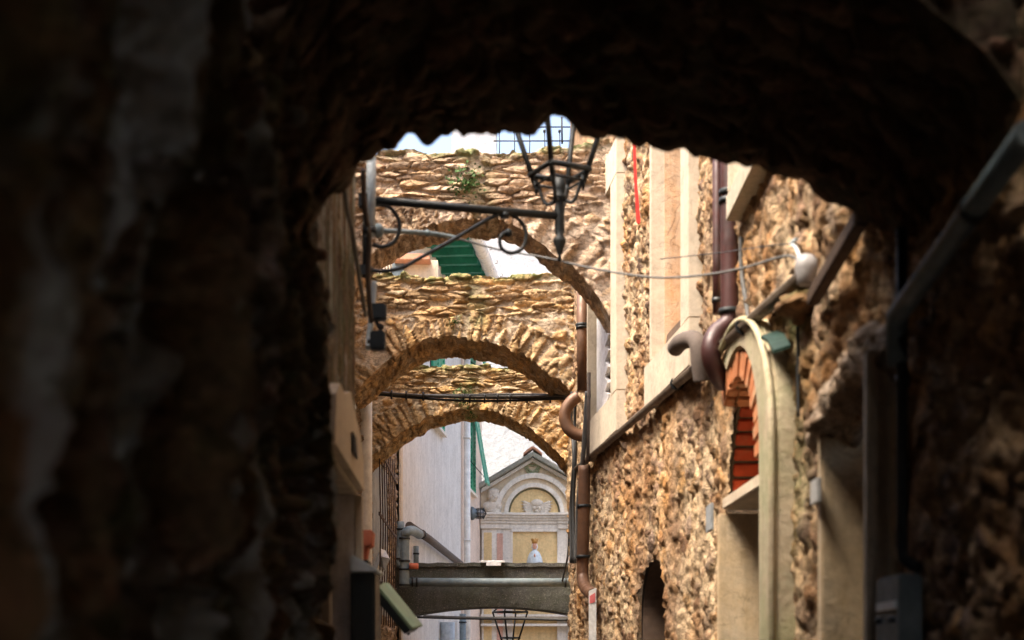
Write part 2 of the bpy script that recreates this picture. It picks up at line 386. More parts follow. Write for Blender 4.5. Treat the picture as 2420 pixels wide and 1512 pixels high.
class Stone:
    """collects displaced stone patches into one mesh"""
    def __init__(s): s.V = []; s.Fc = []; s.A = {'rnd': [], 'stone': [], 'moss': []}; s.n = 0
    def patch(s, P, N, Cd, amp=.03, keep=None, seed=1, gap=(.03, .22), rough=.012, relief=None, mossf=None, muddy=None, jit=.95, bulge=.5, warp=.42, lf=0.0, bury=.30):
        nu, nv = P.shape[:2]
        wv = np.stack([(fbm(P*5+k*31, 3, seed+k*7)-.5)*1.0+(fbm(P*19+k*13, 3, seed+k*11)-.5)*.55 for k in range(3)], -1)
        F1, F2, r1, r2, tl = voro(Cd+wv*warp*2.2, seed, jit)
        g = sst(F2-F1, gap[0], gap[1])
        crag = np.abs(fbm(P*13, 4, seed+15)-.5)*2
        sh = g*(.25+.75*r2+1.5*tl+bulge*(.45-np.clip(F1, 0, .9))) - crag*.35
        sh = np.where(r2 < .16, sh*.2-.35, sh)
        mud_ = (muddy if muddy is not None else 0)*np.ones_like(sh)
        mor = bury-.25+mud_*.75+(fbm(P*6.5, 4, seed+50)-.5)*1.5
        g = sst(sh-mor, -.03, .09)
        h = np.maximum(sh, mor)*amp - amp*.35
        h = h+(fbm(P*22, 4, seed+9)-.5)*rough*2 + (fbm(P*70, 2, seed+29)-.5)*rough*.9 + (fbm(P*1.3, 2, seed+77)-.5)*lf
        if relief is not None: h = h*relief
        D = P+N*h[..., None]
        idx = np.arange(nu*nv).reshape(nu, nv)+s.n
        q = np.stack([idx[:-1, :-1], idx[1:, :-1], idx[1:, 1:], idx[:-1, 1:]], -1).reshape(-1, 4)
        if keep is not None:
            k = (keep[:-1, :-1] & keep[1:, :-1] & keep[1:, 1:] & keep[:-1, 1:]).reshape(-1); q = q[k]
        s.V.append(D.reshape(-1, 3)); s.Fc.append(q); s.n += nu*nv
        s.A['rnd'].append(np.clip(r1, 0, 1).reshape(-1)); s.A['stone'].append(g.reshape(-1))
        s.A['moss'].append((mossf if mossf is not None else np.zeros_like(g)).reshape(-1))
        return s
    def quad(s, a_, b_, c_, d_):
        s.V.append(np.array([a_, b_, c_, d_], float)); s.Fc.append(np.arange(4).reshape(1, 4)+s.n); s.n += 4
        s.A['rnd'].append(np.full(4, .5)); s.A['stone'].append(np.full(4, .3)); s.A['moss'].append(np.zeros(4)); return s
    def build(s, name, mat, parent=None):
        V = np.concatenate(s.V); Fq = np.concatenate(s.Fc)
        used = np.zeros(len(V), bool); used[Fq.reshape(-1)] = True
        rm = np.cumsum(used)-1; Fq = rm[Fq]; V = V[used]
        if parent is not None: V = V-np.array(wloc(parent))
        me = bpy.data.meshes.new(name); me.vertices.add(len(V)); me.vertices.foreach_set('co', V.astype(np.float32).reshape(-1))
        me.loops.add(Fq.size); me.loops.foreach_set('vertex_index', Fq.astype(np.int32).reshape(-1))
        me.polygons.add(len(Fq)); me.polygons.foreach_set('loop_start', np.arange(0, Fq.size, 4, dtype=np.int32))
        me.update(calc_edges=True); me.validate()
        me.polygons.foreach_set('use_smooth', np.ones(len(me.polygons), bool))
        for k, v in s.A.items():
            at = me.attributes.new(k, 'FLOAT', 'POINT'); at.data.foreach_set('value', np.concatenate(v)[used].astype(np.float32))
        me.materials.append(mat)
        o = bpy.data.objects.new(name, me); col.objects.link(o)
        if parent is not None: o.parent = parent
        return o
def grid(u, v): return np.meshgrid(np.array(u), np.array(v), indexing='ij')

# ------------------------------------------------------------------ SETTING: street
gy = [-60, -8, 0, 12, 15, 20, 26, 33, 120, 900]; gz = [0, 0, 0, -.02, -.2, -.7, -1.1, -1.3, -3, -6]
gx = [-900, -60, -3, -1.5, 0, 1.2, 3, 60, 900]
mb = MB(); vs = [(x, y, z) for y, z in zip(gy, gz) for x in gx]; nx = len(gx)
mb.add(vs, [(j*nx+i, j*nx+i+1, (j+1)*nx+i+1, (j+1)*nx+i) for j in range(len(gy)-1) for i in range(nx-1)])
tag(mb.build('street', M['pave']), kind='structure')

# ------------------------------------------------------------------ RIGHT HOUSE
ops = []          # openings on the right wall: y0, y1, z0, z1, arched rise
DN = (5.5, 6.80, -1, EYE+.80, .43)
D2 = (3.80, 4.45, -1, EYE+.70, .0)
NI = (8.72, 9.62, -1, EYE+.30, .34)
W1 = (10.36, 11.48, EYE+1.92, EYE+3.46, 0)
W2 = (7.95, 8.80, EYE+1.86, EYE+3.6, 0)
W3 = (5.62, 6.22, EYE+2.06, EYE+3.2, 0)
ops = [DN, D2, NI, W1, W2, W3]
rh = thing('stone_house', 'tan rubble stone house along the right side with blind windows and a brick arched doorway', 'house', (1.1, 6, 0))
def inside(Y, Z, o):
    y0, y1, z0, z1, r = o; c, hw = (y0+y1)/2, (y1-y0)/2
    top = z1+(r*np.sqrt(np.clip(1-((Y-c)/hw)**2, 0, 1)) if r else 0)
    return (Y > y0) & (Y < y1) & (Z > z0) & (Z < top)
us = np.concatenate([np.arange(1.2, 5.4, .014), np.arange(5.4, 13.12, .017)]); vsz = np.arange(EYE-.2, EYE+4.3, .0125)
Yg, Zg = grid(us, vsz); Xg = np.vectorize(xR)(Yg)
P = np.stack([Xg, Yg, Zg], -1); N = np.zeros_like(P); N[..., 0] = -1
keep = np.ones(Yg.shape, bool)
for o in ops: keep &= ~inside(Yg, Zg, o)
szz = .8+.9*sst(fbm(P*1.9, 3, 91), .35, .65); szz = np.where(szz > 1.25, 1.25, .8)
Cd = np.stack([Xg/.2, Yg/.135/szz, Zg/.088/szz], -1)
muddy = (fbm(P*1.3, 3, 5)-.42)*1.6
ms = sst(1-np.abs(Yg-5.05)/.35, 0, 1)*sst(Zg, EYE+.1, EYE+.7)*.7*(Zg < EYE+1.3)
st = Stone().patch(P, N, Cd, amp=.033, keep=keep, seed=3, gap=(.0, .14), rough=.02, warp=.6, muddy=muddy, bulge=.6, mossf=ms, lf=.08, bury=.6)
def q4(y0, z0, y1, z1, x0=None, x1=None):
    st.quad((x0 or xR(y0), y0, z0), (x1 or xR(y1), y1, z0), (x1 or xR(y1), y1, z1), (x0 or xR(y0), y0, z1))
for ya, yb in ((1.2, 3.8), (4.45, 5.5), (6.8, 7.8), (7.8, 8.72), (9.62, 13.12)): q4(ya, 0, yb, EYE-.19)
for ya, yb in ((1.2, 7.8), (7.8, 13.12)): q4(ya, EYE+4.28, yb, 8.2)
for ya, yb in ((-9, 1.2),): q4(ya, 0, yb, 6.2)
ys = [13.12, 16, 20, 22]
for i in range(3): q4(ys[i], -1, ys[i+1], 6.2 if i else 8.2)
st.quad((xR(22), 22, -2), (6, 22, -2), (6, 22, 6.2), (xR(22), 22, 6.2))
st.quad((.54, 13.12, 8.2), (.54, 13.12, 6.2), (6, 13.12, 6.2), (6, 13.12, 8.2))
st.quad((1.0, -9, 6.2), (6, -9, 6.2), (6, 22, 6.2), (.9, 22, 6.2))
st.quad((1.0, 1.2, 8.2), (6, 1.2, 8.2), (6, 13.12, 8.2), (.54, 13.12, 8.2))
st.build('wall', M['wallR'], rh)

def band(mbx, o, wd, depth, off=0.0, sides='LRTB', dz0=0):
    """a plaster frame round a rectangular opening o on the right wall"""
    y0, y1, z0, z1, r = o
    def seg(ya, yb, za, zb):
        A = [(xR(ya)-off, ya, za), (xR(yb)-off, yb, za)]; B = [(xR(ya)-off, ya, zb), (xR(yb)-off, yb, zb)]
        mbx.strip(A, B, (depth, 0, 0))
    if 'L' in sides: seg(y1, y1+.06, z0+dz0, z1)
    if 'R' in sides: seg(y0-wd, y0, z0+dz0, z1)
    if 'T' in sides: seg(y0-wd, y1+wd, z1+.001, z1+wd)
    if 'B' in sides: seg(y0-wd, y1+wd, z0-wd*1.1, z0-.001)
def reveals(mbx, o, D, off=.0, th=.04, top=True, bottom=True):
    y0, y1, z0, z1, r = o
    for yy, s_ in ((y1, 1), (y0, -1)):
        x = xR(yy)-off; mbx.box((x+D/2, yy+s_*(th/2+.004), (z0+z1)/2), (D, th, z1-z0-.01))
    for zz, s_, ok in ((z1+.004, 1, top), (z0-.004, -1, bottom)):
        if ok: mbx.strip([(xR(y0)-off, y0-th, zz), (xR(y1)-off, y1+th, zz)], [(xR(y0)+D, y0-th, zz), (xR(y1)+D, y1+th, zz)], (0, 0, s_*th))
# --- windows (blind): frame, infill, sill
def window(o, fw, infill, D, lab, sillmat='frame', board=False, sides='LRTB'):
    wn = MB(); band(wn, o, fw, .10, .075, sides); reveals(wn, o, D, .03)
    w0 = wn.build('window', M['frame'], rh, .004); w0['label'] = lab
    y0, y1, z0, z1, r = o
    f = MB(); f.strip([(xR(y0)+D*.6, y0, z0), (xR(y1)+D*.6, y1, z0)], [(xR(y0)+D*.6, y0, z1), (xR(y1)+D*.6, y1, z1)], (.05, 0, 0))
    if infill: f.build('infill', M[infill], w0)
    if infill == 'stain': MB().box((xR(y1)+D*.32, y1-.006, (z0+z1)/2), (D*.6, .016, z1-z0-.02)).build('jamb', M['stain'], w0)
    return w0
w1 = window(W1, .26, None, .1, 'cream framed window walled up with stone and peeling white plaster')
y0, y1, z0, z1, _ = W1
# stone infill of window 1 with peeling plaster over it
Yg, Zg = grid(np.arange(y0, y1+.01, .013), np.arange(z0, z1-.25, .0125)); Xg = np.vectorize(xR)(Yg)+.06
P = np.stack([Xg, Yg, Zg], -1); N = np.zeros_like(P); N[..., 0] = -1
Stone().patch(P, N, np.stack([Xg/.3, Yg/.3, Zg/.08], -1), amp=.03, seed=12, rough=.01).build('infill', M['arch2'], w1)
pl = MB(); prev = None; A = []; B = []
for i in range(40):
    z = z0+.02+i*.024; e_ = y1-.42-.22*float(fbm(np.array([[z*5, 1., 3.]]), 4, 3)[0])
    e_ += .08*math.sin(i*1.3); A.append((xR(y1)-.005, y1-.02, z)); B.append((xR(e_)-.005, e_, z))
pl.strip(A, B, (.03, 0, 0)); pl.build('loose_plaster', M['peel'], w1)
lt = MB(); lt.strip([(xR(y0)-.05, y0, z1-.26), (xR(y1)-.05, y1, z1-.26)], [(xR(y0)-.05, y0, z1-.02), (xR(y1)-.05, y1, z1-.02)], (.02, 0, 0))
w2 = window(W2, .24, 'stain', .34, 'tall blind window with orange stained plaster infill')
y0, y1, z0, z1, _ = W2
MB().strip([(xR(y0)-.0, y0+.005, z0+.003), (xR(y1)-.0, y1-.005, z0+.003)], [(xR(y0)+.02, y0+.005, z0+.15), (xR(y1)+.02, y1-.005, z0+.15)], (.03, 0, 0)).build('sill_band', M['darkbrown'], w2)  # dark brown band just above the sill
w3 = window(W3, .10, 'coldplaster', .14, 'window corner cut off by the dark vault')
# --- brick arched doorway
dw = thing('doorway', None, None, (1.03, 6.15, 0)); dw.parent = rh; dw.location = Vector((1.03, 6.15, 0))-Vector((1.1, 6, 0))
del_keys = [k for k in ('label', 'category') if k in dw]
y0, y1, zs, zt, rise = DN; cy, hw = (y0+y1)/2, (y1-y0)/2
def apts(hw_, rise_, zb, n=28, x=0.0, cyy=None):
    cyy = cyy or cy
    pts = [(cyy-hw_, zb)] if zb < zt-.02 else []
    for i in range(n+1):
        t = math.pi*i/n; pts.append((cyy-hw_*math.cos(t), zt-.0+rise_*math.sin(t)))
    if zb < zt-.02: pts.append((cyy+hw_, zb))
    return [Vector((xR(p[0])-x, p[0], p[1])) for p in pts]
def arcpart(hi, ri, x, tmax, n=30):
    pts = [(cy-hi, .02)]+[(cy-hi*math.cos(tmax*i/n), zt+ri*math.sin(tmax*i/n)) for i in range(n+1)]
    return [Vector((xR(p[0])-x, p[0], p[1])) for p in pts]
TM = math.radians(112)
inn = arcpart(hw-.03, rise+.10, .065, TM); out = arcpart(hw+.36, rise+.20, .065, TM)
MB().strip(inn, out, (.11, 0, 0)).build('surround', M['mossplaster'], dw, .012)
# hood moulding on the outer edge
hp = arcpart(hw+.35, rise+.20, .08, TM); MB().tube(hp, .014, 8).build('hood_moulding', M['mossplaster'], dw)
# brick ring : individual bricks round the arch face and intrados
bf = MB(); bi = MB(); n = 19; cyb, hwb, rsb, hwo, rso = 6.26, .55, .43, .72, .54
for i in range(n):
    t0, t1 = math.pi*(i+.10)/n, math.pi*(i+.90)/n
    def pt(t, h, r_, x): yy = cyb-h*math.cos(t); return Vector((xR(yy)+x, yy, zt+.0+r_*math.sin(t)))
    jx = random.uniform(-.012, .012)
    a0, a1, b0, b1 = pt(t0, hwb, rsb, -.05+jx*.5), pt(t1, hwb, rsb, -.05+jx*.5), pt(t0, hwo, rso, -.05+jx*.5), pt(t1, hwo, rso, -.05+jx*.5)
    if i < 13: bf.prism([a0, a1, b1, b0], (.12, 0, 0))
    c0, c1, d0, d1 = pt(t0, hwb+.01, rsb+.01, .032), pt(t1, hwb+.01, rsb+.01, .032), pt(t0, hwb+.1, rsb+.1, .032), pt(t1, hwb+.1, rsb+.1, .032)
    bi.prism([c0, c1, d1, d0], (.5, 0, 0))
bf.build('brick_arch', M['brickface'], dw, .006)
bi.build('brick_soffit', M['brick'], dw, .006)
MB().strip(apts(hwb+.025, rsb+.025, zt, x=-.02, cyy=cyb), apts(hwo-.02, rso-.02, zt, x=-.02, cyy=cyb), (.60, 0, 0)).build('mortar_bed', M['mortar'], dw)
lb = MB(); lb.strip([(xR(y0-.02)-.02, y0-.02, EYE+.70), (xR(y1)-.02, y1+.02, EYE+.72)], [(xR(y0-.02)-.02, y0-.02, EYE+.755), (xR(y1)-.02, y1+.02, EYE+.775)], (.5, 0, 0))
lb.build('lintel', M['plaster'], dw, .006)
MB().box((xR(y1)+.16, y1+.03, (EYE+.70)/2), (.40, .06, EYE+.70)).build('jamb', M['reveal'], dw, .006)
MB().box((xR(y0)+.16, y0-.05, (EYE+.70)/2), (.44, .10, EYE+.70)).build('jamb', M['reveal'], dw, .006)
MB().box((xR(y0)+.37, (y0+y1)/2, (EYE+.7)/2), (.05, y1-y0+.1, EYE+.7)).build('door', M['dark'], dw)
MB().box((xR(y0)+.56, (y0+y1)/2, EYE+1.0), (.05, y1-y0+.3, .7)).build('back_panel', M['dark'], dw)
# --- second doorway, near, with a rough stone lintel
y0, y1, z0, z1, _ = D2
d2 = thing('doorway', None, None, (0, 0, 0)); d2.parent = rh; d2.location = Vector((1.0, 4.1, 0))-Vector((1.1, 6, 0))
MB().box((xR(y1)+.15, y1+.03, z1/2), (.40, .06, z1)).build('jamb', M['reveal'], d2, .006); MB().box((xR(y0)+.16, y0-.03, z1/2), (.36, .06, z1)).build('jamb', M['reveal'], d2, .006)
jb = MB(); jb.box((xR(y0)-.035, y0-.028, (z1+.12)/2), (.09, .045, z1+.12)); jb.build('frame', M['frame'], d2, .006)
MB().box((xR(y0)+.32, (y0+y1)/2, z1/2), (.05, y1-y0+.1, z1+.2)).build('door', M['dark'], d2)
# stone lintel: lumpy arched rock
tt = np.linspace(0, 1, 70); vv = np.linspace(0, 1, 60)
U, V_ = grid(tt, vv)
ang = V_*math.pi*2
Yc = y0-.08+U*(y1-y0+.22); zc = z1+.05+.10*np.sin(U*math.pi*.9+.6)
P = np.stack([xR(4.1)+.04-.11*np.cos(ang), Yc, zc+.085*np.sin(ang)*1.0], -1)
N = np.stack([-np.cos(ang), 0*ang, np.sin(ang)], -1)
Stone().patch(P, N, P/.12, amp=.04, seed=31, rough=.015).build('lintel', M['arch1'], d2)
# --- arched dark doorway further on
y0, y1, zs, zt2, rise2 = NI
d3 = thing('doorway', None, None, (0, 0, 0)); d3.parent = rh; d3.location = Vector((.9, 9.2, 0))-Vector((1.1, 6, 0))
def apts2(hw_, rise_, x):
    c_ = (y0+y1)/2
    pts = [(c_-hw_, .0)]+[(c_-hw_*math.cos(math.pi*i/20), zt2+rise_*math.sin(math.pi*i/20)) for i in range(21)]+[(c_+hw_, .0)]
    return [Vector((xR(p[0])-x, p[0], p[1])) for p in pts]
MB().strip(apts2(.46, .35, -.03), apts2(.53, .43, -.03), (.4, 0, 0)).build('reveal', M['darkbrown'], d3)  # reveal coloured dark brown to make the opening darker
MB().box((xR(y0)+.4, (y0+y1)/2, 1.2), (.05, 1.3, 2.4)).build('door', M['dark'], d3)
for dd in (dw, d2, d3):
    for k in ('label', 'category'):
        if k in dd: del dd[k]
dw['label'] = 'arched doorway with red brick soffit and mossy plaster surround'
d2['label'] = 'near doorway under a rough stone lintel'
d3['label'] = 'small dark arched doorway'

# ------------------------------------------------------------------ LEFT NEAR HOUSE
lh = thing('stone_house', 'dark rough stone house close on the left of the alley with a plastered doorway', 'house', (-.6, 3, 0))
LD = (4.15, 5.38, -1, EYE+.625, 0)
us = np.arange(.35, 5.46, .013); vsz = np.concatenate([np.arange(EYE-.3, EYE+2.4, .0135)])
Yg, Zg = grid(us, vsz); Xg = xL(Yg)
P = np.stack([Xg, Yg, Zg], -1); N = np.zeros_like(P); N[..., 0] = 1
keep = ~inside(Yg, Zg, LD)
Cd = np.stack([Xg/.2, Yg/.12, Zg/.55], -1)
st = Stone().patch(P, N, Cd, amp=.10, keep=keep, seed=21, gap=(.0, .2), warp=.6, rough=.02, bulge=.8, lf=.10, relief=1-.92*sst(Yg, 3.7, 4.15))
# end face of this wall, looking down the alley, and the face towards the recess
Yq, Zq = grid(np.linspace(0, 1, 50), vsz)
P = np.stack([xL(5.46)-Yq*.6, 5.46+0*Yq, Zq], -1); N = np.zeros_like(P); N[..., 1] = 1
st.patch(P, N, P/.15, amp=.03, seed=22)
def lq(ya, za, yb, zb): st.quad((xL(ya), ya, za), (xL(yb), yb, za), (xL(yb), yb, zb), (xL(ya), ya, zb))
lq(.35, 0, 4.15, EYE-.29); lq(5.38, 0, 5.46, EYE-.29); lq(.35, EYE+2.38, 2.9, 7.4); lq(2.9, EYE+2.38, 5.46, 4.6); lq(-9, 0, .35, 7.4)  # nearest stretch raised out of view to block the sun
st.quad((xL(5.46), 5.46, 0), (-1.3, 5.46, 0), (-1.3, 5.46, EYE-.29), (xL(5.46), 5.46, EYE-.29))
st.quad((xL(5.46), 5.46, EYE+2.38), (-6, 5.46, EYE+2.38), (-6, 5.46, 4.6), (xL(5.46), 5.46, 4.6))
st.quad((-6, -9, 7.4), (-.1, -9, 7.4), (xL(2.9), 2.9, 7.4), (-6, 2.9, 7.4)); st.quad((-6, 2.9, 4.6), (xL(2.9), 2.9, 4.6), (xL(2.9), 2.9, 7.4), (-6, 2.9, 7.4)); st.quad((-6, 2.9, 4.6), (xL(2.9), 2.9, 4.6), (xL(5.46), 5.46, 4.6), (-6, 5.46, 4.6))
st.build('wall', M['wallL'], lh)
y0, y1, z0, z1, _ = LD
dl = thing('doorway', None, None, (0, 0, 0)); dl.parent = lh; dl.location = (0, 1.7, 0)
for k in ('label', 'category'):
    if k in dl: del dl[k]
MB().box((xL(y1)-.17, y1+.03, z1/2), (.36, .06, z1)).build('jamb', M['coldplaster'], dl, .005); MB().box((xL(y0)-.17, y0-.03, z1/2), (.36, .06, z1)).build('jamb', M['coldplaster'], dl, .005)
jb = MB(); jb.box((xL(y0)+.01, y0-.02, z1/2), (.05, .05, z1+.02)); jb.box((xL(y1)+.01, y1+.03, z1/2), (.05, .05, z1))
jb.strip([(xL(y0)+.012, y0-.05, z1), (xL(y1)+.012, y1+.05, z1)], [(xL(y0)+.012, y0-.05, z1+.035), (xL(y1)+.012, y1+.05, z1+.035)], (-.36, 0, 0))
jb.build('frame', M['frame'], dl, .004)
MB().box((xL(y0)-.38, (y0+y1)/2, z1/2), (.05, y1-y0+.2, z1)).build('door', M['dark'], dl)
pp = [L(758, 1045), L(762, 930), L(772, 905), L(784, 930), L(800, 925), L(815, 990), L(826, 1030), L(834, 1090), L(836, 1160)]
slit = MB().prism([p+Vector((.012, 0, 0)) for p in pp], (.03, 0, 0)); slit.build('plaster_patch', M['plaster'], lh)
MB().prism([L(799, 1020, .046), L(807, 1035, .046), L(811, 1085, .046), L(800, 1065, .046)], (.006, 0, 0)).build('slit', M['dark'], lh)
# pale rubble lumps standing out of the wall
lm = MB()

# ------------------------------------------------------------------ LEFT FAR HOUSE (recessed)
fh = thing('stone_house', 'rubble stone house behind the white downpipe with a barred window on the left', 'house', (-1.5, 12, 0))
st = Stone()
GW = (15.3, 18.1, EYE+.55, EYE+2.35, 0)
Yg, Zg = grid(np.arange(13.6, 20.3, .03), np.arange(EYE-.2, EYE+3.6, .016)); Xg = xF(Yg)
P = np.stack([Xg, Yg, Zg], -1); N = np.zeros_like(P); N[..., 0] = 1
st.patch(P, N, np.stack([Xg/.2, Yg/.14, Zg/.1], -1), amp=.06, seed=41, keep=~inside(Yg, Zg, GW), bulge=.7, gap=(.02, .25))
Yg, Zg = grid(np.arange(5.5, 13.62, .04), np.arange(EYE-.2, EYE+4.1, .03)); Xg = xF(Yg)
P = np.stack([Xg, Yg, Zg], -1); N = np.zeros_like(P); N[..., 0] = 1
st.patch(P, N, P/.14, amp=.05, seed=42)
def fq(ya, za, yb, zb): st.quad((xF(ya), ya, za), (xF(yb), yb, za), (xF(yb), yb, zb), (xF(ya), ya, zb))
fq(5.4, 0, 15.3, EYE-.18); fq(15.3, -1, 18.1, EYE-.18); fq(18.1, -1, 20.3, EYE-.18);  fq(13.6, EYE+3.57, 20.3, 5.9)
st.quad((xF(5.4), 5.4, EYE+4.08), (-7, 5.4, EYE+4.08), (-7, 13.6, EYE+4.08), (xF(13.6), 13.6, EYE+4.08))
st.quad((xF(13.6), 13.6, 5.9), (-7, 13.6, 5.9), (-7, 20.3, 5.9), (xF(20.3), 20.3, 5.9))
st.build('wall', M['wallF'], fh)
gp = MB(); y0, y1, z0, z1, _ = GW
gp.box((xF(16.7)-.05, (y0+y1)/2, (z0+z1)/2), (.04, y1-y0+.1, z1-z0+.1)); gp.build('shutter_panel', M['greypanel'], fh)
gr = MB()
for i in range(8):
    yy = y0+.05+i*(y1-y0-.1)/7; b = .0
    gr.tube([(xF(yy)+.09, yy, z0-.15), (xF(yy)+.11, yy+.01, (z0+z1)/2), (xF(yy)+.09, yy, z1+.15)], .008, 6)
for zz in (z0+.15, (z0+z1)/2+.1, z1-.1):
    gr.strip([(xF(y0)+.10, y0-.1, zz), (xF(y1)+.10, y1+.1, zz)], [(xF(y0)+.10, y0-.1, zz+.035), (xF(y1)+.10, y1+.1, zz+.035)], (.012, 0, 0))
gr.build('window_grille', M['rust'], fh)

# ------------------------------------------------------------------ ARCHES across the alley
def circ3(a_, b_, c_):
    ax, ay = a_; bx, by = b_; cx, cy_ = c_
    d = 2*(ax*(by-cy_)+bx*(cy_-ay)+cx*(ay-by))
    ux = ((ax*ax+ay*ay)*(by-cy_)+(bx*bx+by*by)*(cy_-ay)+(cx*cx+cy_*cy_)*(ay-by))/d
    uy = ((ax*ax+ay*ay)*(cx-bx)+(bx*bx+by*by)*(ax-cx)+(cx*cx+cy_*cy_)*(bx-ax))/d
    return ux, uy, math.hypot(ax-ux, ay-uy)
def stone_arch(label, mat, Yf, Yb, intr, top, XL, XR, c3, seed, slate=.36, res=.0115, ringw=.24):
    ip = [Q(x, y, Yf) for x, y in intr]; tp = [Q(x, y, Yf) for x, y in top]
    ix, iz = [p.x for p in ip], [p.z for p in ip]; tx, tz = [p.x for p in tp], [p.z for p in tp]
    A_ = Q(*intr[c3[0]], Yf); B_ = Q(*intr[c3[1]], Yf); C_ = Q(*intr[c3[2]], Yf)
    ux, uz, Rr = circ3((A_.x, A_.z), (B_.x, B_.z), (C_.x, C_.z))
    X = np.arange(XL, XR+res, res); zi = np.interp(X, ix, iz); zt_ = np.interp(X, tx, tz)
    k = np.ones(9)/9
    zi = np.convolve(np.pad(zi, 4, 'edge'), k, 'valid')
    zi = zi+(fbm(np.stack([X*9, X*0, X*0+seed], -1), 3, seed)-.5)*.05
    zt_ = zt_+(fbm(np.stack([X*7, X*0, X*0+seed+9], -1), 3, seed)-.5)*.045
    nv = int(max(zt_-zi)/res)+2; v = np.linspace(0, 1, nv)
    Xg, Vg = grid(X, v); Zg = zi[:, None]*(1-Vg)+zt_[:, None]*Vg
    def coords(Pp):
        dx, dz = Pp[..., 0]-ux, Pp[..., 2]-uz
        r = np.hypot(dx, dz); th = np.arctan2(dx, dz)
        dist = r-Rr
        ring = dist < ringw+(fbm(Pp*4, 2, seed+3)-.5)*.12
        tz_ = np.interp(Pp[..., 0], X, zt_)
        sl = (tz_-Pp[..., 2]) < slate+(fbm(Pp*3, 2, seed+4)-.5)*.16
        cR = np.stack([th*Rr/.058, dist/.26+5, Pp[..., 1]/.3], -1)
        cS = np.stack([Pp[..., 0]/.19, Pp[..., 1]/.3, Pp[..., 2]/.047], -1)
        cM = np.stack([Pp[..., 0]/.12, Pp[..., 1]/.12, Pp[..., 2]/.07+40], -1)
        cc = np.where(ring[..., None] & ~sl[..., None], cR, np.where(sl[..., None], cS, cM))
        mud = np.where(sl, -.25, np.where(ring, -.02, .40))
        return cc, mud, tz_
    st = Stone()
    def do(P, N, s2=0, **kw):
        kw['relief'] = 1-.6*sst(P[..., 1], Yb-.12, Yb)
        cc, mud, tz_ = coords(P)
        mo = sst(P[..., 2]-tz_, -.10, .0)*.9
        mid = (ix[0]+ix[-1])/2+.03
        mo = np.maximum(mo, sst(1-np.abs(P[..., 0]-mid)/.16, 0, .8)*.55*sst(P[..., 2]-uz-Rr, -.1, .1))
        st.patch(P, N, cc, amp=.042, seed=seed, gap=(.0, .12), rough=.013, muddy=mud, mossf=mo, warp=.15, bulge=.3, **kw)
    # front, with its normals turned at the rims so that the faces join
    P = np.stack([Xg, 0*Xg+Yf, Zg], -1)
    wb = np.clip(1-(Zg-zi[:, None])/.03, 0, 1)*.5; wt = np.clip(1-(zt_[:, None]-Zg)/.03, 0, 1)*.5
    N = np.stack([0*Xg, -(1-wb-wt), wt-wb], -1); N /= np.linalg.norm(N, axis=-1, keepdims=True)
    do(P, N)
    nt = int((Yb-Yf)/res)+1; T = np.linspace(Yf, Yb, nt); Xt, Yt = grid(X, T)
    for z_, sg in ((zi, -1), (zt_, 1)):
        P = np.stack([Xt, Yt, 0*Xt+z_[:, None]], -1)
        we = np.clip(1-(Yt-Yf)/.03, 0, 1)*.5; wk = np.clip(1-(Yb-Yt)/.03, 0, 1)*.5
        N = np.stack([0*Xt, wk-we, sg*(1-we-wk)], -1); N /= np.linalg.norm(N, axis=-1, keepdims=True)
        do(P, N)
    P = np.stack([Xg, 0*Xg+Yb, Zg], -1)[:, ::1]; N = np.stack([0*Xg, (1-wb-wt), wt-wb], -1); N /= np.linalg.norm(N, axis=-1, keepdims=True)
    do(P, N)
    return tag(st.build('stone_arch', mat), label, 'arch', 'stone arches bracing the alley')
stone_arch('largest and nearest rough stone arch, pinkish, just behind the iron lamp bracket', M['arch1'], 10.6, 11.1,
    [(780, 760), (840, 640), (882, 592), (937, 558), (978, 539), (1040, 524), (1100, 518), (1178, 518), (1232, 541), (1311, 601), (1384, 658), (1416, 709), (1450, 760), (1480, 830)],
    [(780, 372), (885, 365), (960, 352), (1000, 357), (1100, 362), (1200, 362), (1290, 354), (1350, 346), (1410, 336), (1480, 330)],
    -1.42, .82, (2, 6, 10), 101, .42)
stone_arch('middle ochre stone arch with thin slabs on top, between the two other stone arches', M['arch2'], 12.8, 13.7,
    [(830, 930), (863, 896), (906, 858), (955, 826), (983, 808), (1025, 798), (1060, 794), (1099, 796), (1148, 803), (1183, 814), (1229, 833), (1271, 861), (1313, 893), (1359, 928), (1400, 980)],
    [(850, 645), (950, 652), (1000, 655), (1060, 656), (1150, 655), (1240, 648), (1300, 643), (1400, 635)],
    -1.48, .60, (1, 6, 12), 202)
stone_arch('farthest and lowest orange stone arch with a cable bundle strung across its front', M['arch3'], 15.0, 15.8,
    [(840, 1115), (870, 1083), (920, 1044), (955, 1016), (990, 995), (1025, 981), (1060, 972), (1095, 965), (1148, 967), (1183, 975), (1218, 991), (1254, 1012), (1289, 1044), (1324, 1076), (1348, 1100), (1370, 1130)],
    [(850, 880), (940, 868), (980, 862), (1060, 866), (1150, 862), (1200, 864), (1260, 868), (1360, 850)],
    -1.55, .64, (1, 7, 12), 303, .26)

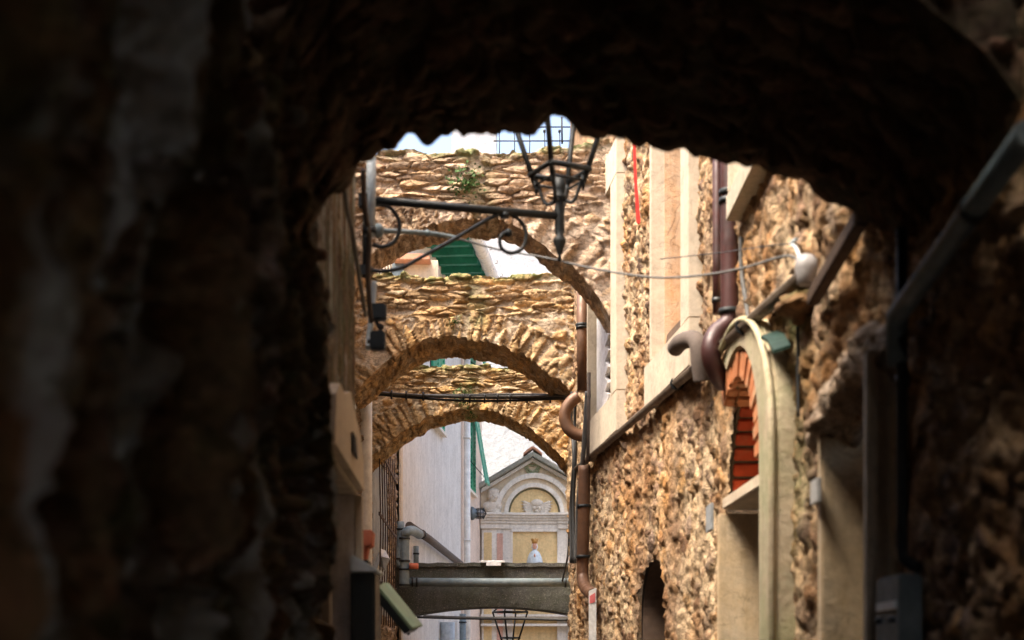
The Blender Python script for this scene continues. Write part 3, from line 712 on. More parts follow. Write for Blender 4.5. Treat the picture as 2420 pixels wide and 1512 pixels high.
# ------------------------------------------------------------------ NEAR VAULT (dark)
outl = [(700, 620), (734, 540), (760, 495), (790, 462), (820, 440), (835, 425), (845, 400), (870, 372), (900, 352), (935, 345), (950, 318), (965, 310), (980, 312), (1000, 335), (1010, 342), (1025, 325), (1045, 311), (1062, 314),
        (1075, 306), (1084, 305), (1092, 318), (1120, 315), (1150, 312), (1170, 322), (1190, 308), (1200, 307), (1225, 316), (1262, 322), (1280, 300), (1300, 284), (1318, 277), (1342, 280), (1355, 300), (1372, 318), (1400, 330), (1450, 331),
        (1475, 325), (1490, 346), (1510, 346), (1525, 336), (1560, 352), (1600, 356), (1640, 375), (1700, 376), (1750, 391), (1790, 386), (1820, 405), (1880, 425), (1930, 455), (1950, 478), (1975, 480),
        (2010, 500), (2030, 513), (2060, 535), (2090, 568), (2120, 610), (2160, 680)]
YV0, YV1 = 2.8, 3.9
op_ = [Q(x, y, YV1) for x, y in outl]; ox, oz = [p.x for p in op_], [p.z for p in op_]
X = np.arange(-.62, 1.06, .0095)
far = np.interp(X, ox, oz)+(fbm(np.stack([X*26, X*0, X*0+5], -1), 4, 71)-.5)*.045
smo = EYE+np.interp(X, [-.62, -.5, -.4, -.2, .1, .4, .65, .8, .93, 1.06], [.98, 1.2, 1.34, 1.44, 1.48, 1.44, 1.37, 1.30, 1.2, 1.02])
T = np.linspace(0, 1, 112); Xg, Tg = grid(X, T)
bl = sst(Tg, .80, 1.0)
Zg = smo[:, None]*(1-bl)+far[:, None]*bl
P = np.stack([Xg, YV0+Tg*(YV1-YV0), Zg], -1)
we = np.clip(1-Tg/.04, 0, 1)*.5; wk = np.clip((Tg-.96)/.04, 0, 1)*.5
N = np.stack([0*Xg, wk-we, -(1-we-wk)], -1); N /= np.linalg.norm(N, axis=-1, keepdims=True)
st = Stone()
relief = 1-.75*sst(Tg, .86, 1.0)
st.patch(P, N, np.stack([P[..., 0]/.10, P[..., 1]/.075, P[..., 2]/.3], -1), amp=.045, seed=61, rough=.012, relief=relief, lf=.04)
zt_ = EYE+1.95
for yy, zz, sg, s_ in ((YV0, smo, -1, 62), (YV1, far, 1, 63)):
    nv = 75; Vg_ = np.linspace(0, 1, nv); Xa, Va = grid(X, Vg_); Za = zz[:, None]*(1-Va)+zt_*Va
    P = np.stack([Xa, 0*Xa+yy, Za], -1); wb = np.clip(1-(Za-zz[:, None])/.03, 0, 1)*.5
    N = np.stack([0*Xa, sg*(1-wb), -wb], -1); N /= np.linalg.norm(N, axis=-1, keepdims=True)
    st.patch(P, N, np.stack([P[..., 0]/.12, P[..., 1]/.1, P[..., 2]/.07], -1), amp=.045, seed=s_, relief=(1-wb*1.5), rough=.012)
st.quad((X[0], YV0, zt_), (X[-1], YV0, zt_), (X[-1], YV1, zt_), (X[0], YV1, zt_))
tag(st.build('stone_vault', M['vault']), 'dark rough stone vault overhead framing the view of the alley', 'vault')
# unseen roof added overhead to keep sky light off the near walls
YP = 2.35
cp = MB(); A = []; B = []
for i in range(25):
    x = -.75+i*(1.85/24); z = EYE+1.1+.5*math.sin(math.pi*(i/24))
    A.append((x, .25, z)); B.append((x, YP, z))
cp.strip(A, B, (0, 0, .35)); tag(cp.build('shade_vault', M['vault']), 'unseen dark vault added over the viewer to shade the near walls', 'vault')

# ------------------------------------------------------------------ CONCRETE BRIDGE
YB = 19.4
br = thing('concrete_bridge', 'low dark mossy concrete bridge spanning the alley in front of the yellow shrine', 'bridge', (0, YB, 0))
n = 40; lo = []; hi = []
for i in range(n+1):
    x = 925+i*(1362-925)/n; t = (x-1165)/190
    p = Q(x, 1434+19*t*t, YB); lo.append(p)
    nz = .7*math.sin(i*1.7)+.6*math.sin(i*.9+1)
    q = Q(x, 1331+nz, YB); q.z = q.z-.0; hi.append(q)
MB().strip(lo, hi, (0, .75, 0)).build('deck', M['concrete'], br, .01)
l2 = [p+Vector((0, -.03, 0)) for p in lo]; h2 = [p+Vector((0, -.03, .035)) for p in lo]
l3 = [p+Vector((0, -.035, -.05)) for p in hi]; h3 = [p+Vector((0, -.035, .006)) for p in hi]
MB().strip(l2, h2, (0, .029, 0)).build('lower_rim', M['concrete'], br, .006)
MB().strip(l3, h3, (0, .034, 0)).build('coping', M['concrete'], br, .006)
sl = MB(); p = Q(1163, 1338, YB); sl.box((p.x, p.y-.03, p.z+.06), (.34, .16, .03)); sl.box((p.x+.02, p.y-.12, p.z+.03), (.2, .02, .06))
tag(sl.build('drip_tray', M['plastic'], None, .004), 'small white drip tray on the edge of the concrete bridge', 'tray')

# ------------------------------------------------------------------ STUCCO HOUSE (white then pink) with green eave and shutters
wh = thing('stucco_house', 'white and pink stucco house with green shutters and green timber eave', 'house', (-1.2, 23, 0))
YC = 26.25; ZT = EYE+6.58; wn_dir = Vector((.1, 1, 0)).normalized(); wn_out = Vector((1, -.1, 0)).normalized()
def wall_strip(ya, yb, z0, z1, off=0, th=.3): return MB().strip([(xW(ya)+off, ya, z0), (xW(yb)+off, yb, z0)], [(xW(ya)+off, ya, z1), (xW(yb)+off, yb, z1)], (-th, 0, 0))
wall_strip(19.9, YC, -2, ZT).build('wall', M['white'], wh)
wall_strip(YC, 29.4, -2, ZT, .004).build('pink_wall', M['pink'], wh)
MB().box((-3.6, 20.05, 2.2), (4.1, .3, 8.4)).build('end_wall', M['plaster'], wh)
# eave
ov = .69
e0, e1 = 20.6, 28.9
MB().strip([(xW(e0)-.3, e0, ZT+.10), (xW(e1)-.3, e1, ZT+.10)], [(xW(e0)+ov, e0, ZT), (xW(e1)+ov, e1, ZT)], (0, 0, .04)).build('eave_soffit', M['eavegreen'], wh)
yy = e0+.1
while yy < e1:
    MB().strip([(xW(yy)-.05, yy, ZT-.10), (xW(yy)+ov-.02, yy-.06, ZT-.10)], [(xW(yy)-.05, yy+.11, ZT-.10), (xW(yy)+ov-.02, yy+.05, ZT-.10)], (0, 0, .13)).build('rafter', M['eavegreen'], wh)
    yy += .52
gt = MB(); gpts = [Vector((xW(y)+ov+.10, y, ZT+.02)) for y in np.linspace(e0-.2, e1, 9)]; gt.tube(gpts, .105, 14)
for y in np.arange(e0, e1, .8): gt.tube([Vector((xW(y)+ov+.10, y-.012, ZT+.02)), Vector((xW(y)+ov+.10, y+.012, ZT+.02))], .115, 14)
gt.build('gutter', M['cream'], wh)
for y in np.arange(e0, e1, .8):
    hk = MB(); c = Vector((xW(y)+ov+.23, y, ZT+.06)); hk.tube([c+Vector((-.05, 0, -.02)), c+Vector((.02, 0, 0)), c+Vector((.03, 0, .035)), c+Vector((.0, 0, .04))], .006, 5)
    hk.build('gutter_hook', M['rust'], wh)
MB().strip([(xW(e0)-2.5, e0, ZT+1.2), (xW(e1)-2.5, e1, ZT+1.2)], [(xW(e0)+ov+.05, e0, ZT+.12), (xW(e1)+ov+.05, e1, ZT+.12)], (0, 0, .08)).build('roof', M['tile'], wh)
# shuttered windows
def leaf(A, B, C_, D_, mat, name, parent, th=.035, slats=16):
    """louvred leaf: corners A(bottom near) B(bottom far) C_(top far) D_(top near)"""
    A, B, C_, D_ = map(Vector, (A, B, C_, D_)); nrm = (B-A).cross(D_-A).normalized()
    m = MB(); fw = .07
    def P2(u, v): return (A*(1-u)+B*u)*(1-v)+(D_*(1-u)+C_*u)*v
    wu = fw/(B-A).length; wv = fw/(D_-A).length
    for (u0, u1, v0, v1) in ((0, wu, 0, 1), (1-wu, 1, 0, 1), (wu, 1-wu, 0, wv), (wu, 1-wu, 1-wv, 1), (wu, 1-wu, .5-wv*.4, .5+wv*.4)):
        m.prism([P2(u0, v0), P2(u1, v0), P2(u1, v1), P2(u0, v1)], nrm*th)
    for i in range(slats):
        v = wv+(1-2*wv)*(i+.2)/slats; v2 = v+(1-2*wv)/slats*.62
        m.prism([P2(wu, v)+nrm*th*.1, P2(1-wu, v)+nrm*th*.1, P2(1-wu, v2)+nrm*th*.8, P2(wu, v2)+nrm*th*.8], nrm*.008)
    return m.build(name, mat, parent)
def shut_window(ya, yb, z0, z1, flap=None, lab=None):
    o = MB()
    o.strip([(xW(ya)+.012, ya, z0), (xW(yb)+.012, yb, z0)], [(xW(ya)+.012, ya, z1), (xW(yb)+.012, yb, z1)], (-.05, 0, 0))
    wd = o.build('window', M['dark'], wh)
    MB().strip([(xW(ya)+.09, ya-.08, z0-.05), (xW(yb)+.09, yb+.08, z0-.05)], [(xW(ya)+.09, ya-.08, z0), (xW(yb)+.09, yb+.08, z0)], (-.12, 0, 0)).build('sill', M['trim'], wd)
    ym = (ya+yb)/2
    for a_, b_ in ((ya, ym-.005), (ym+.005, yb)):
        leaf((xW(a_)+.02, a_, z0), (xW(b_)+.02, b_, z0), (xW(b_)+.02, b_, z1), (xW(a_)+.02, a_, z1), M['green'], 'shutter', wd)
    if flap:
        zt0, out_, zb = flap
        leaf((xW(ym)+out_, ym-.1, zb), (xW(yb)+out_, yb-.05, zb), (xW(yb)+.08, yb-.05, zt0), (xW(ym)+.08, ym-.1, zt0), M['greenlight'], 'raised_shutter', wd)
        MB().tube([(xW(ya+.2)+.06, ya+.2, z0+.55), (xW(ym)+out_, ym, zb+.1)], .008, 5).build('stay_bar', M['iron'], wd)
    return wd
shut_window(26.95, 28.05, EYE+3.25, EYE+4.75, (EYE+4.7, .30, EYE+3.42))
shut_window(26.95, 28.05, EYE+5.15, EYE+6.4, (EYE+6.3, .34, EYE+5.45))
shut_window(22.65, 23.9, EYE+3.80, EYE+5.3)
# corner downpipe
dp = MB(); p0 = W(1092, 985); Yd = yW(1092); zb = -1
dp.tube([Vector((xW(Yd)+.09, Yd-.1, -1)), Vector((xW(Yd)+.09, Yd-.1, ZT))], .062, 14)
for z in np.arange(0, 8, 1.9): dp.tube([Vector((xW(Yd)+.09, Yd-.1, z)), Vector((xW(Yd)+.09, Yd-.1, z+.04))], .075, 14)
tag(dp.build('downpipe', M['cream']), 'cream downpipe on the white and pink house beside the green shutters', 'pipe', 'downpipes')
# caged wall lamp
lp = W(1112, 1213); lp.x = xW(lp.y)
cl = thing('cage_lamp', 'small round caged lamp on the pink wall left of the yellow shrine', 'lamp', lp)
MB().lathe(lp, [(.02, 0), (.13, .005), (.13, .05), (.10, .075), (.10, .11), (.02, .12)], 18, 'x').build('base', M['greymetal'], cl)
MB().lathe(lp, [(.075, .12), (.075, .2), (.05, .25), (.01, .27)], 16, 'x').build('globe', M['porcelain'], cl)
cg = MB()
for k in range(8):
    a_ = k*math.pi/4; cg.tube([lp+Vector((.1, .1*math.cos(a_), .1*math.sin(a_))), lp+Vector((.25, .1*math.cos(a_), .1*math.sin(a_))), lp+Vector((.30, 0, 0))], .008, 5)
for x in (.14, .19, .24): cg.tube([lp+Vector((x, .1*math.cos(k*math.pi/8), .1*math.sin(k*math.pi/8))) for k in range(17)], .008, 5)
cg.build('cage', M['iron'], cl)
# far house on the left seen through the nearest arch: tiled cornice
# ------------------------------------------------------------------ TALL ROUGH HOUSE behind the shrine
YT = 31.0
th_ = thing('rough_house', 'tall rough white rendered house rising behind the yellow shrine', 'house', (0, YT, 0))
MB().box((1.5, YT+2, (hz(372, YT)-2)/2), (7.3, 4, hz(372, YT)+2)).build('wall', M['rough'], th_)
pA, pB = Q(1066, 290, YT), Q(1172, 290, YT)
MB().box(((pA.x+pB.x)/2, YT+1.2, hz(372, YT)+.9), (pB.x-pA.x, 1.8, 1.8)).build('stair_block', M['rough'], th_)
pC = Q(1360, 320, YT)
MB().box((pC.x+.16, YT+.2, hz(372, YT)+1.1), (.3, .3, 2.2)).build('pier', M['pink'], th_)
rl = MB()
za = hz(366, YT); xs = Q(1166, 0, YT).x
for i in range(10):
    x = xs+.12+i*.33; rl.tube([(x, YT+.1, za-.3), (x+.01, YT+.1, hz(336, YT)), (x, YT+.1, hz(309, YT))], .013, 6)
    rl.tube([(x, YT+.1, hz(309, YT)), (x, YT+.1, hz(303, YT))], .032, 6)
for yy in (329, 296): rl.tube([(xs, YT+.1, hz(yy, YT)), (pC.x+.1, YT+.1, hz(yy, YT))], .016, 6)
for x in (1326, 1328): rl.tube([Q(x, 276, YT), Q(x+1, 340, YT)], .012, 5)
rl.build('railing', M['iron'], th_)
# plaster-faced block at left seen through nearest arch
fa = thing('tiled_house', 'pale house with a small tiled cornice glimpsed at the left through the nearest arch', 'house', (-2, 19, 0))
# (stands above the far left house, set back)
pz0, pz1 = hz(700, 19), hz(592, 19)
MB().box(((Q(885, 0, 19).x+Q(1030, 0, 19).x)/2-.0, 19.7, (pz0+pz1)/2-.2), (Q(1030, 0, 19).x-Q(885, 0, 19).x, .5, pz1-pz0+.4)).build('wall', M['plaster'], fa)
cr = MB(); c0, c1 = Q(925, 590, 18.9), Q(1012, 600, 18.9)
cr.box(((c0.x+c1.x)/2, 19.35, c0.z-.02), (c1.x-c0.x, .3, .05)); cr.box(((c0.x+c1.x)/2, 19.38, c0.z+.03), (c1.x-c0.x-.05, .24, .05)); cr.build('cornice', M['tile'], fa, .005)
fw_ = MB(); a_ = Q(940, 622, 19.4); fw_.box((a_.x, 19.42, a_.z-.1), (.16, .06, .36)); fw_.build('window', M['greymetal'], fa, .004)
sg = MB()
for k in range(6): sg.tube([Q(886+k*7, 600, 19.3), Q(890+k*7, 648, 19.3)], .008, 5)
for yk in (618, 634): sg.tube([Q(884, yk, 19.3), Q(922, yk+6, 19.3)], .008, 5)
sg.build('window_bars', M['rust'], fa)

# ------------------------------------------------------------------ SHRINE / CHAPEL FRONT
YH = 29.2
ch = thing('shrine', 'yellow and cream gabled shrine facade with arched niche and stucco reliefs', 'shrine', (.2, YH, 0))
def c2(x, y, d=0): return Q(x, y, YH)+Vector((0, -d, 0))
u = S*YH/F
gx0, gx1, ax, ay_ = 1136, 1385, 1258, 1082
MB().prism([c2(gx0, 1560), c2(gx1, 1560), c2(gx1, 1160), c2(ax, 1090), c2(gx0, 1158)], (0, .5, 0)).build('wall', M['chapel'], ch)
# gable roof ledge: two sloping slabs projecting forwards
rf = MB()
def slab(x0, y0, x1, y1, t, d, off=0): rf.prism([c2(x0, y0, d), c2(x1, y1, d), c2(x1, y1+t, d), c2(x0, y0+t, d)], (0, d, 0))
slab(1128, 1150, ax, 1073, 10, .30); slab(ax, 1073, 1398, 1150, 10, .30)
rf.build('roof_ledge', M['mossroof'], ch, .01)
rf = MB(); slab(1136, 1158, ax, 1084, 8, .14); slab(ax, 1084, 1390, 1158, 8, .14); rf.build('raking_cornice', M['trim'], ch, .008)
rf = MB()
for (x0, y0, x1, y1) in ((1128, 1148, ax, 1071), (ax, 1071, 1398, 1148)):
    a_, b_ = c2(x0, y0, .28), c2(x1, y1, .28); c_, d_ = c2(x1, y1-26, -1.75), c2(x0, y0-30, -1.75)
    rf.add([a_, b_, c_, d_, a_-Vector((0, 0, .05)), b_-Vector((0, 0, .05))], [(0, 1, 2, 3), (0, 4, 5, 1)])
rf.build('roof_slope', M['mossroof'], ch)
# ridge tiles
rt = MB()
for sx in (-1, 1):
    p0, p1 = c2(ax, 1063, .26), c2(ax+sx*22, 1074, .26)
    ns = 7; 
    rt.strip([p0+Vector((0, 0, .05)), (p0+p1)/2+Vector((0, 0, .035)), p1+Vector((0, 0, .0))], [p0-Vector((0, 0, .01)), (p0+p1)/2-Vector((0, 0, .025)), p1-Vector((0, 0, .05))], (0, .35, 0))
rt.build('ridge_tile', M['tile'], ch, .01)
# concentric arch mouldings
cxx, cyy_ = 1262, 1213
def ring(r0, r1, d0, d1, mat, name, rise=1.0, n=40, y0=cyy_, legs=0):
    I_ = []; O = []
    for i in range(n+1):
        t = math.pi*i/n
        I_.append(c2(cxx-r0*math.cos(t), y0-r0*rise*math.sin(t), d0)); O.append(c2(cxx-r1*math.cos(t), y0-r1*rise*math.sin(t), d0))
    MB().strip(I_, O, (0, d0-d1, 0)).build(name, mat, ch, .006)
ring(82, 94, .13, -.05, M['trim'], 'outer_arch_moulding'); ring(70, 82, .05, -.05, M['chapel'], 'middle_arch_moulding'); ring(61, 71, .10, -.05, M['trim'], 'inner_arch_moulding')
ring(56, 61, .012, -.05, M['rimdark'], 'dark_rim')  # narrow dark ring inside the inner arch moulding
def disc(r, d, mat, name):
    pts = [c2(cxx-r*math.cos(math.pi*i/36), cyy_-r*math.sin(math.pi*i/36), d) for i in range(37)]
    MB().prism(pts, (0, .05, 0)).build(name, mat, ch)
disc(57, .008, M['yellow'], 'tympanum')
# entablature steps
en = MB()
for x0, x1, dd in ((1136, 1183, .10), (1183, 1210, .05), (1210, 1318, 0), (1318, 1340, .05), (1340, 1388, .10)):
    for y0, y1, d in ((1213, 1219, .20), (1219, 1225, .16), (1225, 1231, .12), (1231, 1238, .085), (1238, 1250, .055)):
        p0, p1 = c2(x0-(d+dd)*6, y0), c2(x1+(d+dd)*6, y1); d_ = d+dd
        en.box(((p0.x+p1.x)/2, YH-d_/2, (p0.z+p1.z)/2), (p1.x-p0.x, d_, p0.z-p1.z))
en.build('entablature', M['trim'], ch, .006)
ps = MB()
for x0, x1, d in ((1138, 1184, .10), (1184, 1208, .06), (1318, 1340, .06), (1340, 1386, .10)):
    p0, p1 = c2(x0, 1250), c2(x1, 1560); ps.box(((p0.x+p1.x)/2, YH-d/2, (p0.z+p1.z)/2), (p1.x-p0.x, d, p0.z-p1.z))
ps.build('pilaster', M['trim'], ch, .008)
def panel(x0, x1, y0, y1, d, mat, name):
    p0, p1 = c2(x0, y0), c2(x1, y1)
    MB().box(((p0.x+p1.x)/2, YH-d, (p0.z+p1.z)/2), (p1.x-p0.x, .02, p0.z-p1.z)).build(name, mat, ch, .004)
panel(1143, 1162, 1259, 1560, .096, M['yellow'], 'yellow_panel'); panel(1174, 1188, 1261, 1560, .104, M['rose'], 'pink_panel')
panel(1346, 1362, 1261, 1560, .104, M['rose'], 'pink_panel')
panel(1210, 1317, 1257, 1560, .012, M['yellow'], 'centre_panel')
fr = MB()
for (xa, ya, xb, yb) in ((1206, 1254, 1211, 1560), (1316, 1254, 1321, 1560), (1206, 1250, 1321, 1257)):
    p0, p1 = c2(xa, ya), c2(xb, yb); fr.box(((p0.x+p1.x)/2, YH-.04, (p0.z+p1.z)/2), (p1.x-p0.x, .08, p0.z-p1.z))
fr.build('panel_frame', M['trim'], ch, .006)
MB().box((c2(1262, 0).x, YH-.22, hz(1345, YH)), (1.45, .44, .16)).build('altar_ledge', M['trim'], ch, .01)
# lower storey mouldings seen under the bridge
lo_ = MB()
for y0, y1, d in ((1452, 1458, .2), (1458, 1465, .14), (1474, 1480, .16)):
    p0, p1 = c2(1136, y0), c2(1388, y1); lo_.box(((p0.x+p1.x)/2, YH-.1-d/2, (p0.z+p1.z)/2), (p1.x-p0.x, d, p0.z-p1.z))
lo_.build('lower_cornice', M['trim'], ch, .006)
# cherub head with wings
hb = c2(1268, 1198, .03); k = u
ck = MB(); ck.ball(hb+Vector((0, 0, .01)), 15*k, 18, (1.0, .55, 1.05)); ck.ball(hb+Vector((0, -.05, 9*k)), 13*k, 14, (1.05, .4, .7))
for sx in (-1, 1):
    ck.ball(hb+Vector((sx*6*k, -.075, -3*k)), 4.5*k, 10, (1, .6, .9)); ck.ball(hb+Vector((sx*15*k, -.0, -5*k)), 5*k, 10, (1, .6, .8))
    ck.ball(hb+Vector((sx*9*k, -.03, 10*k)), 6*k, 10, (1, .6, .8))
ck.ball(hb+Vector((0, -.085, -2*k)), 2.2*k, 8, (1, 1, 1.3)); ck.ball(hb+Vector((0, -.06, -10*k)), 5*k, 10, (1.2, .6, .7))
ck.build('cherub_head', M['relief'], ch)
wg = MB()
for sx in (-1, 1):
    for i in range(8):
        a0 = math.radians(28-i*13); ln = (31-i*2.0)*k
        s0 = hb+Vector((sx*9*k, 0, (3-i*1.6)*k)); s1 = s0+Vector((sx*math.cos(a0)*ln*.6, -.01, math.sin(a0)*ln*.45-.02*i*.3)); s2 = s0+Vector((sx*math.cos(a0)*ln, 0, math.sin(a0)*ln*.9-(2*k)))
        wg.tube([s0, s1, s2], [.035, .032, .008], 8, 5)
wg.build('cherub_wings', M['relief'], ch)
# putto bust at the left, upon the entablature
pb = c2(1166, 1172, .10); pt_ = MB()
pt_.ball(pb, 15*k, 18, (.9, .6, 1.05)); pt_.ball(pb+Vector((0, .0, 9*k)), 14*k, 14, (1.0, .6, .62)); pt_.ball(pb+Vector((0, -.09, -1*k)), 2.4*k, 8, (1, 1, 1.2))
for sx in (-1, 1): pt_.ball(pb+Vector((sx*6*k, -.06, -4*k)), 4.6*k, 10, (1, .6, 1)); pt_.ball(pb+Vector((sx*13*k, 0.02, -1*k)), 3.5*k, 8, (.6, .5, 1.2))
pt_.ball(pb+Vector((0, -.055, -9*k)), 4*k, 8, (1.3, .6, .6))
pt_.ball(pb+Vector((-.02, .03, -25*k)), 20*k, 16, (1.1, .4, .75)); pt_.ball(pb+Vector((-.14, .0, -24*k)), 9*k, 12, (1.1, .6, 1)); pt_.ball(pb+Vector((.1, .0, -26*k)), 8*k, 12, (1, .6, 1.2))
pt_.ball(pb+Vector((0.01, .02, -36*k)), 13*k, 12, (1.3, .5, .55))
pt_.build('putto_relief', M['relief'], ch)
# heart scroll emblem
he = MB(); hc = c2(1258, 1106, .03)
hp_ = [hc+Vector((13*k*(math.sin(t)**3), 0, 11*k*(.8*math.cos(t)-.33*math.cos(2*t)-.12*math.cos(3*t)))) for t in np.linspace(0, 2*math.pi, 30)]
he.tube(hp_, .02, 7)
he.tube([hc+Vector((17*k*math.cos(t)*(1+.1*math.sin(5*t)), 0, 13*k*math.sin(t)*(1+.08*math.cos(4*t)))) for t in np.linspace(0, 2*math.pi, 40)], .018, 7)
he.build('heart_emblem', mat_plaster('green_stucco', (.38, .42, .25), (.3, .32, .2), .5, 8, .2), ch)
# crowned madonna statue
sp = Vector((Q(1263, 0, 28.9).x, 28.85, hz(1335, YH)+.02))
sp.z = hz(1337, 28.85)
sta = thing('madonna_statue', 'small crowned madonna statue in a pale cloak below the yellow panel', 'statue', sp)
MB().lathe(sp, [(.0, 0), (.155, 0), (.165, .08), (.14, .18), (.10, .27), (.055, .31), (.03, .32)], 18).build('cloak', M['zinc'], sta)
MB().ball(sp+Vector((0, -.01, .40)), .055, 14, (.9, .95, 1.25)).build('head', mat_paint('statue_skin', (.65, .36, .25), .5), sta)
MB().ball(sp+Vector((0, .02, .39)), .066, 14, (1, .9, 1.3)).build('veil', M['plastic'], sta)
cw = MB(); cw.lathe(sp+Vector((0, 0, .455)), [(.05, 0), (.055, .02), (.075, .08), (.06, .08), (.045, .02)], 14)
for kx in range(6): cw.ball(sp+Vector((.068*math.cos(kx), .068*math.sin(kx), .545)), .014, 6)
cw.build('crown', mat_paint('gilt', (.55, .28, .08), .4, .5), sta)
hn = MB(); hn.ball(sp+Vector((0, -.13, .20)), .03, 8, (.7, 1, 1.4)); hn.build('hands', bpy.data.materials['statue_skin'], sta)

# ------------------------------------------------------------------ STREET LAMPS
def lantern(parent, c, sc=1.0):
    """open four sided lantern standing on c (top of the stem)"""
    I = M['iron']
    rot = math.radians(27); cs, sn = math.cos(rot), math.sin(rot)
    def r_(x, y, z): return c+Vector((x*cs-y*sn, x*sn+y*cs, z))
    cn = ((1, 1), (1, -1), (-1, -1), (-1, 1))
    wa, wb_, wt_ = .074, .094, .168; za_, zb_, zt2_ = .05, .105, .44
    for sx, sy in cn:
        m = MB(); m.tube([r_(sx*wa, sy*wa, za_), r_(sx*wt_, sy*wt_, zt2_)], .0115, 4); m.tube([r_(sx*wa*1.02, sy*wa*1.02, za_+.03), r_(sx*wa*.98, sy*wa*.98, za_-.035)], [.014, .004], 5); m.build('post', I, parent)
    for hh, wd, rr in ((za_+.01, wa, .006), (zb_, wb_, .0125), (zt2_, wt_, .012)):
        m = MB(); cr_ = [r_(wd*sx, wd*sy, hh) for sx, sy in cn]
        for i in range(4): m.tube([cr_[i], cr_[(i+1) % 4]], rr, 5)
        m.build('frame_ring', I, parent)
    for sx, sy in cn:
        m = MB(); m.tube([r_(sx*wb_, sy*wb_, zb_), r_(sx*.066, sy*.066, .05), r_(sx*.052, sy*.052, -.005), r_(sx*.036, sy*.036, -.028), r_(sx*.010, sy*.010, -.012)], .0078, 7, 5)
        m.build('cradle_arm', I, parent)
    MB().lathe(c, [(.012, -.03), (.018, -.02), (.030, -.01), (.030, .0), (.022, .01), (.026, .03), (.026, .075), (.015, .08)], 14).build('lamp_socket', I, parent)
    for sx, sy in cn:
        m = MB(); m.tube([r_(sx*wt_, sy*wt_, zt2_), r_(sx*.03, sy*.03, zt2_+.16)], .010, 4); m.build('roof_bar', I, parent)
    MB().lathe(c, [(.05, zt2_+.155), (.035, zt2_+.20), (.01, zt2_+.25)], 12).build('roof_cap', I, parent)
YA, YE = 5.8, 6.02
A0 = Q(880, 473, YA); A1 = Q(1322, 512, YE); zA = (A0.z+A1.z)/2; A0.z = A1.z = zA
lamp = thing('street_lamp', 'black wrought iron street lamp on a scrolled wall bracket hanging before the nearest arch', 'street lamp', A0, 'iron street lamps')
def QA(x, y):                         # onto the bracket's own plane
    t = (x-880)/(1322-880); Y = YA+(YE-YA)*t; return Q(x, y, Y)
MB().tube([QA(862, 471), QA(1325, 511)], .0165, 14).build('arm', M['iron'], lamp)
m = MB(); m.tube([QA(864, 452), QA(864, 655)], .014, 8); m.box(QA(862, 475), (.05, .05, .05)); m.box(QA(862, 640), (.05, .05, .04)); m.tube([QA(852, 640), QA(880, 640)], .016, 10); m.build('wall_plate', M['iron'], lamp)
MB().tube([QA(866, 636), QA(900, 641), QA(950, 632), QA(1000, 605), (QA(1060, 572)), QA(1120, 537), QA(1165, 512), QA(1200, 506), QA(1232, 525), QA(1243, 558), QA(1232, 588), QA(1205, 598), QA(1184, 585), QA(1182, 560), QA(1198, 547)], .0082, 8, 6).build('long_scroll', M['iron'], lamp)
MB().ball(QA(1201, 550), .018, 10).build('scroll_knob', M['iron'], lamp)
MB().tube([QA(884, 484), QA(915, 487), QA(938, 510), QA(944, 540), QA(932, 570), QA(905, 583), QA(880, 578)], .0085, 8, 6).build('short_scroll', M['iron'], lamp)
m = MB(); m.tube([QA(1192, 503), QA(1192, 515)], .02, 8); m.build('collar', M['iron'], lamp)
fin = A1; 
m = MB(); m.lathe(Vector((A1.x, A1.y, zA)), [(.002, -.19), (.010, -.185), (.006, -.165), (.012, -.15), (.026, -.11), (.028, -.095), (.016, -.08), (.022, -.06), (.02, 0), (.024, .03), (.018, .05), (.02, .075), (.014, .085)], 14)
m.build('finial', M['iron'], lamp)
lantern(lamp, Vector((A1.x, A1.y, zA+.085)), 1.0)
# second lamp, lower down the alley behind the bridge
def copy_tree(o, parent=None):
    c = o.copy(); col.objects.link(c)
    if parent is not None: c.parent = parent
    for k_ in list(o.children): copy_tree(k_, c)
    return c
lamp2 = copy_tree(lamp); lamp2['label'] = 'small black lantern seen under the concrete bridge at the foot of the picture'
tgt = Q(1205, 1487, 20.6); lamp2.scale = (1.12, 1.12, 1.12)
lamp2.location = tgt-Vector((A1.x-A0.x, A1.y-A0.y, .30))*1.12
# ------------------------------------------------------------------ CABLES
def cable(pts, r, mat, label, group='cables strung across the alley', name='cable', seg=8, sm=6):
    m = MB(); m.tube(pts, r, seg, sm); return tag(m.build(name, M[mat]), label, 'cable', group)
c1 = [Q(893, 545, 5.9), Q(940, 546, 6.0), Q(1010, 551, 6.1), Q(1090, 566, 6.2), Q(1180, 590, 6.2), Q(1290, 609, 6.1), Q(1400, 634, 5.9), Q(1540, 655, 5.6), Q(1660, 650, 5.4), Q(1760, 632, 5.2), Q(1840, 608, 5.1), Q(1872, 606, 5.05), Q(1895, 625, 5.0)]
cable(c1, .0045, 'wiregrey', 'grey cable sagging from the lamp bracket to the white insulator')
m = MB(); m.tube([Q(893, 545, 5.9), Q(1010, 551, 6.1), Q(1080, 563, 6.2)], .011, 8, 4); m.ball(Q(894, 545, 5.9), .03, 12, (.8, 1, 1)); m.ball(Q(1010, 551, 6.1), .016, 8)
tag(m.build('insulated_coupling', M['pipeblue']), 'thick grey cable coupling between the iron scrolls', 'cable coupling')
cable([Q(1560, 612, 7.0), Q(1700, 597, 6.2), Q(1820, 580, 5.2), Q(1890, 576, 5.0), Q(1935, 580, 4.8)], .0022, 'wire', 'thin dark wire running above the grey cable to the hook')
bn = thing('cable_bundle', 'bundle of black cables strapped together in front of the farthest stone arch', 'cable', Q(860, 928, 13.9), 'cables strung across the alley')
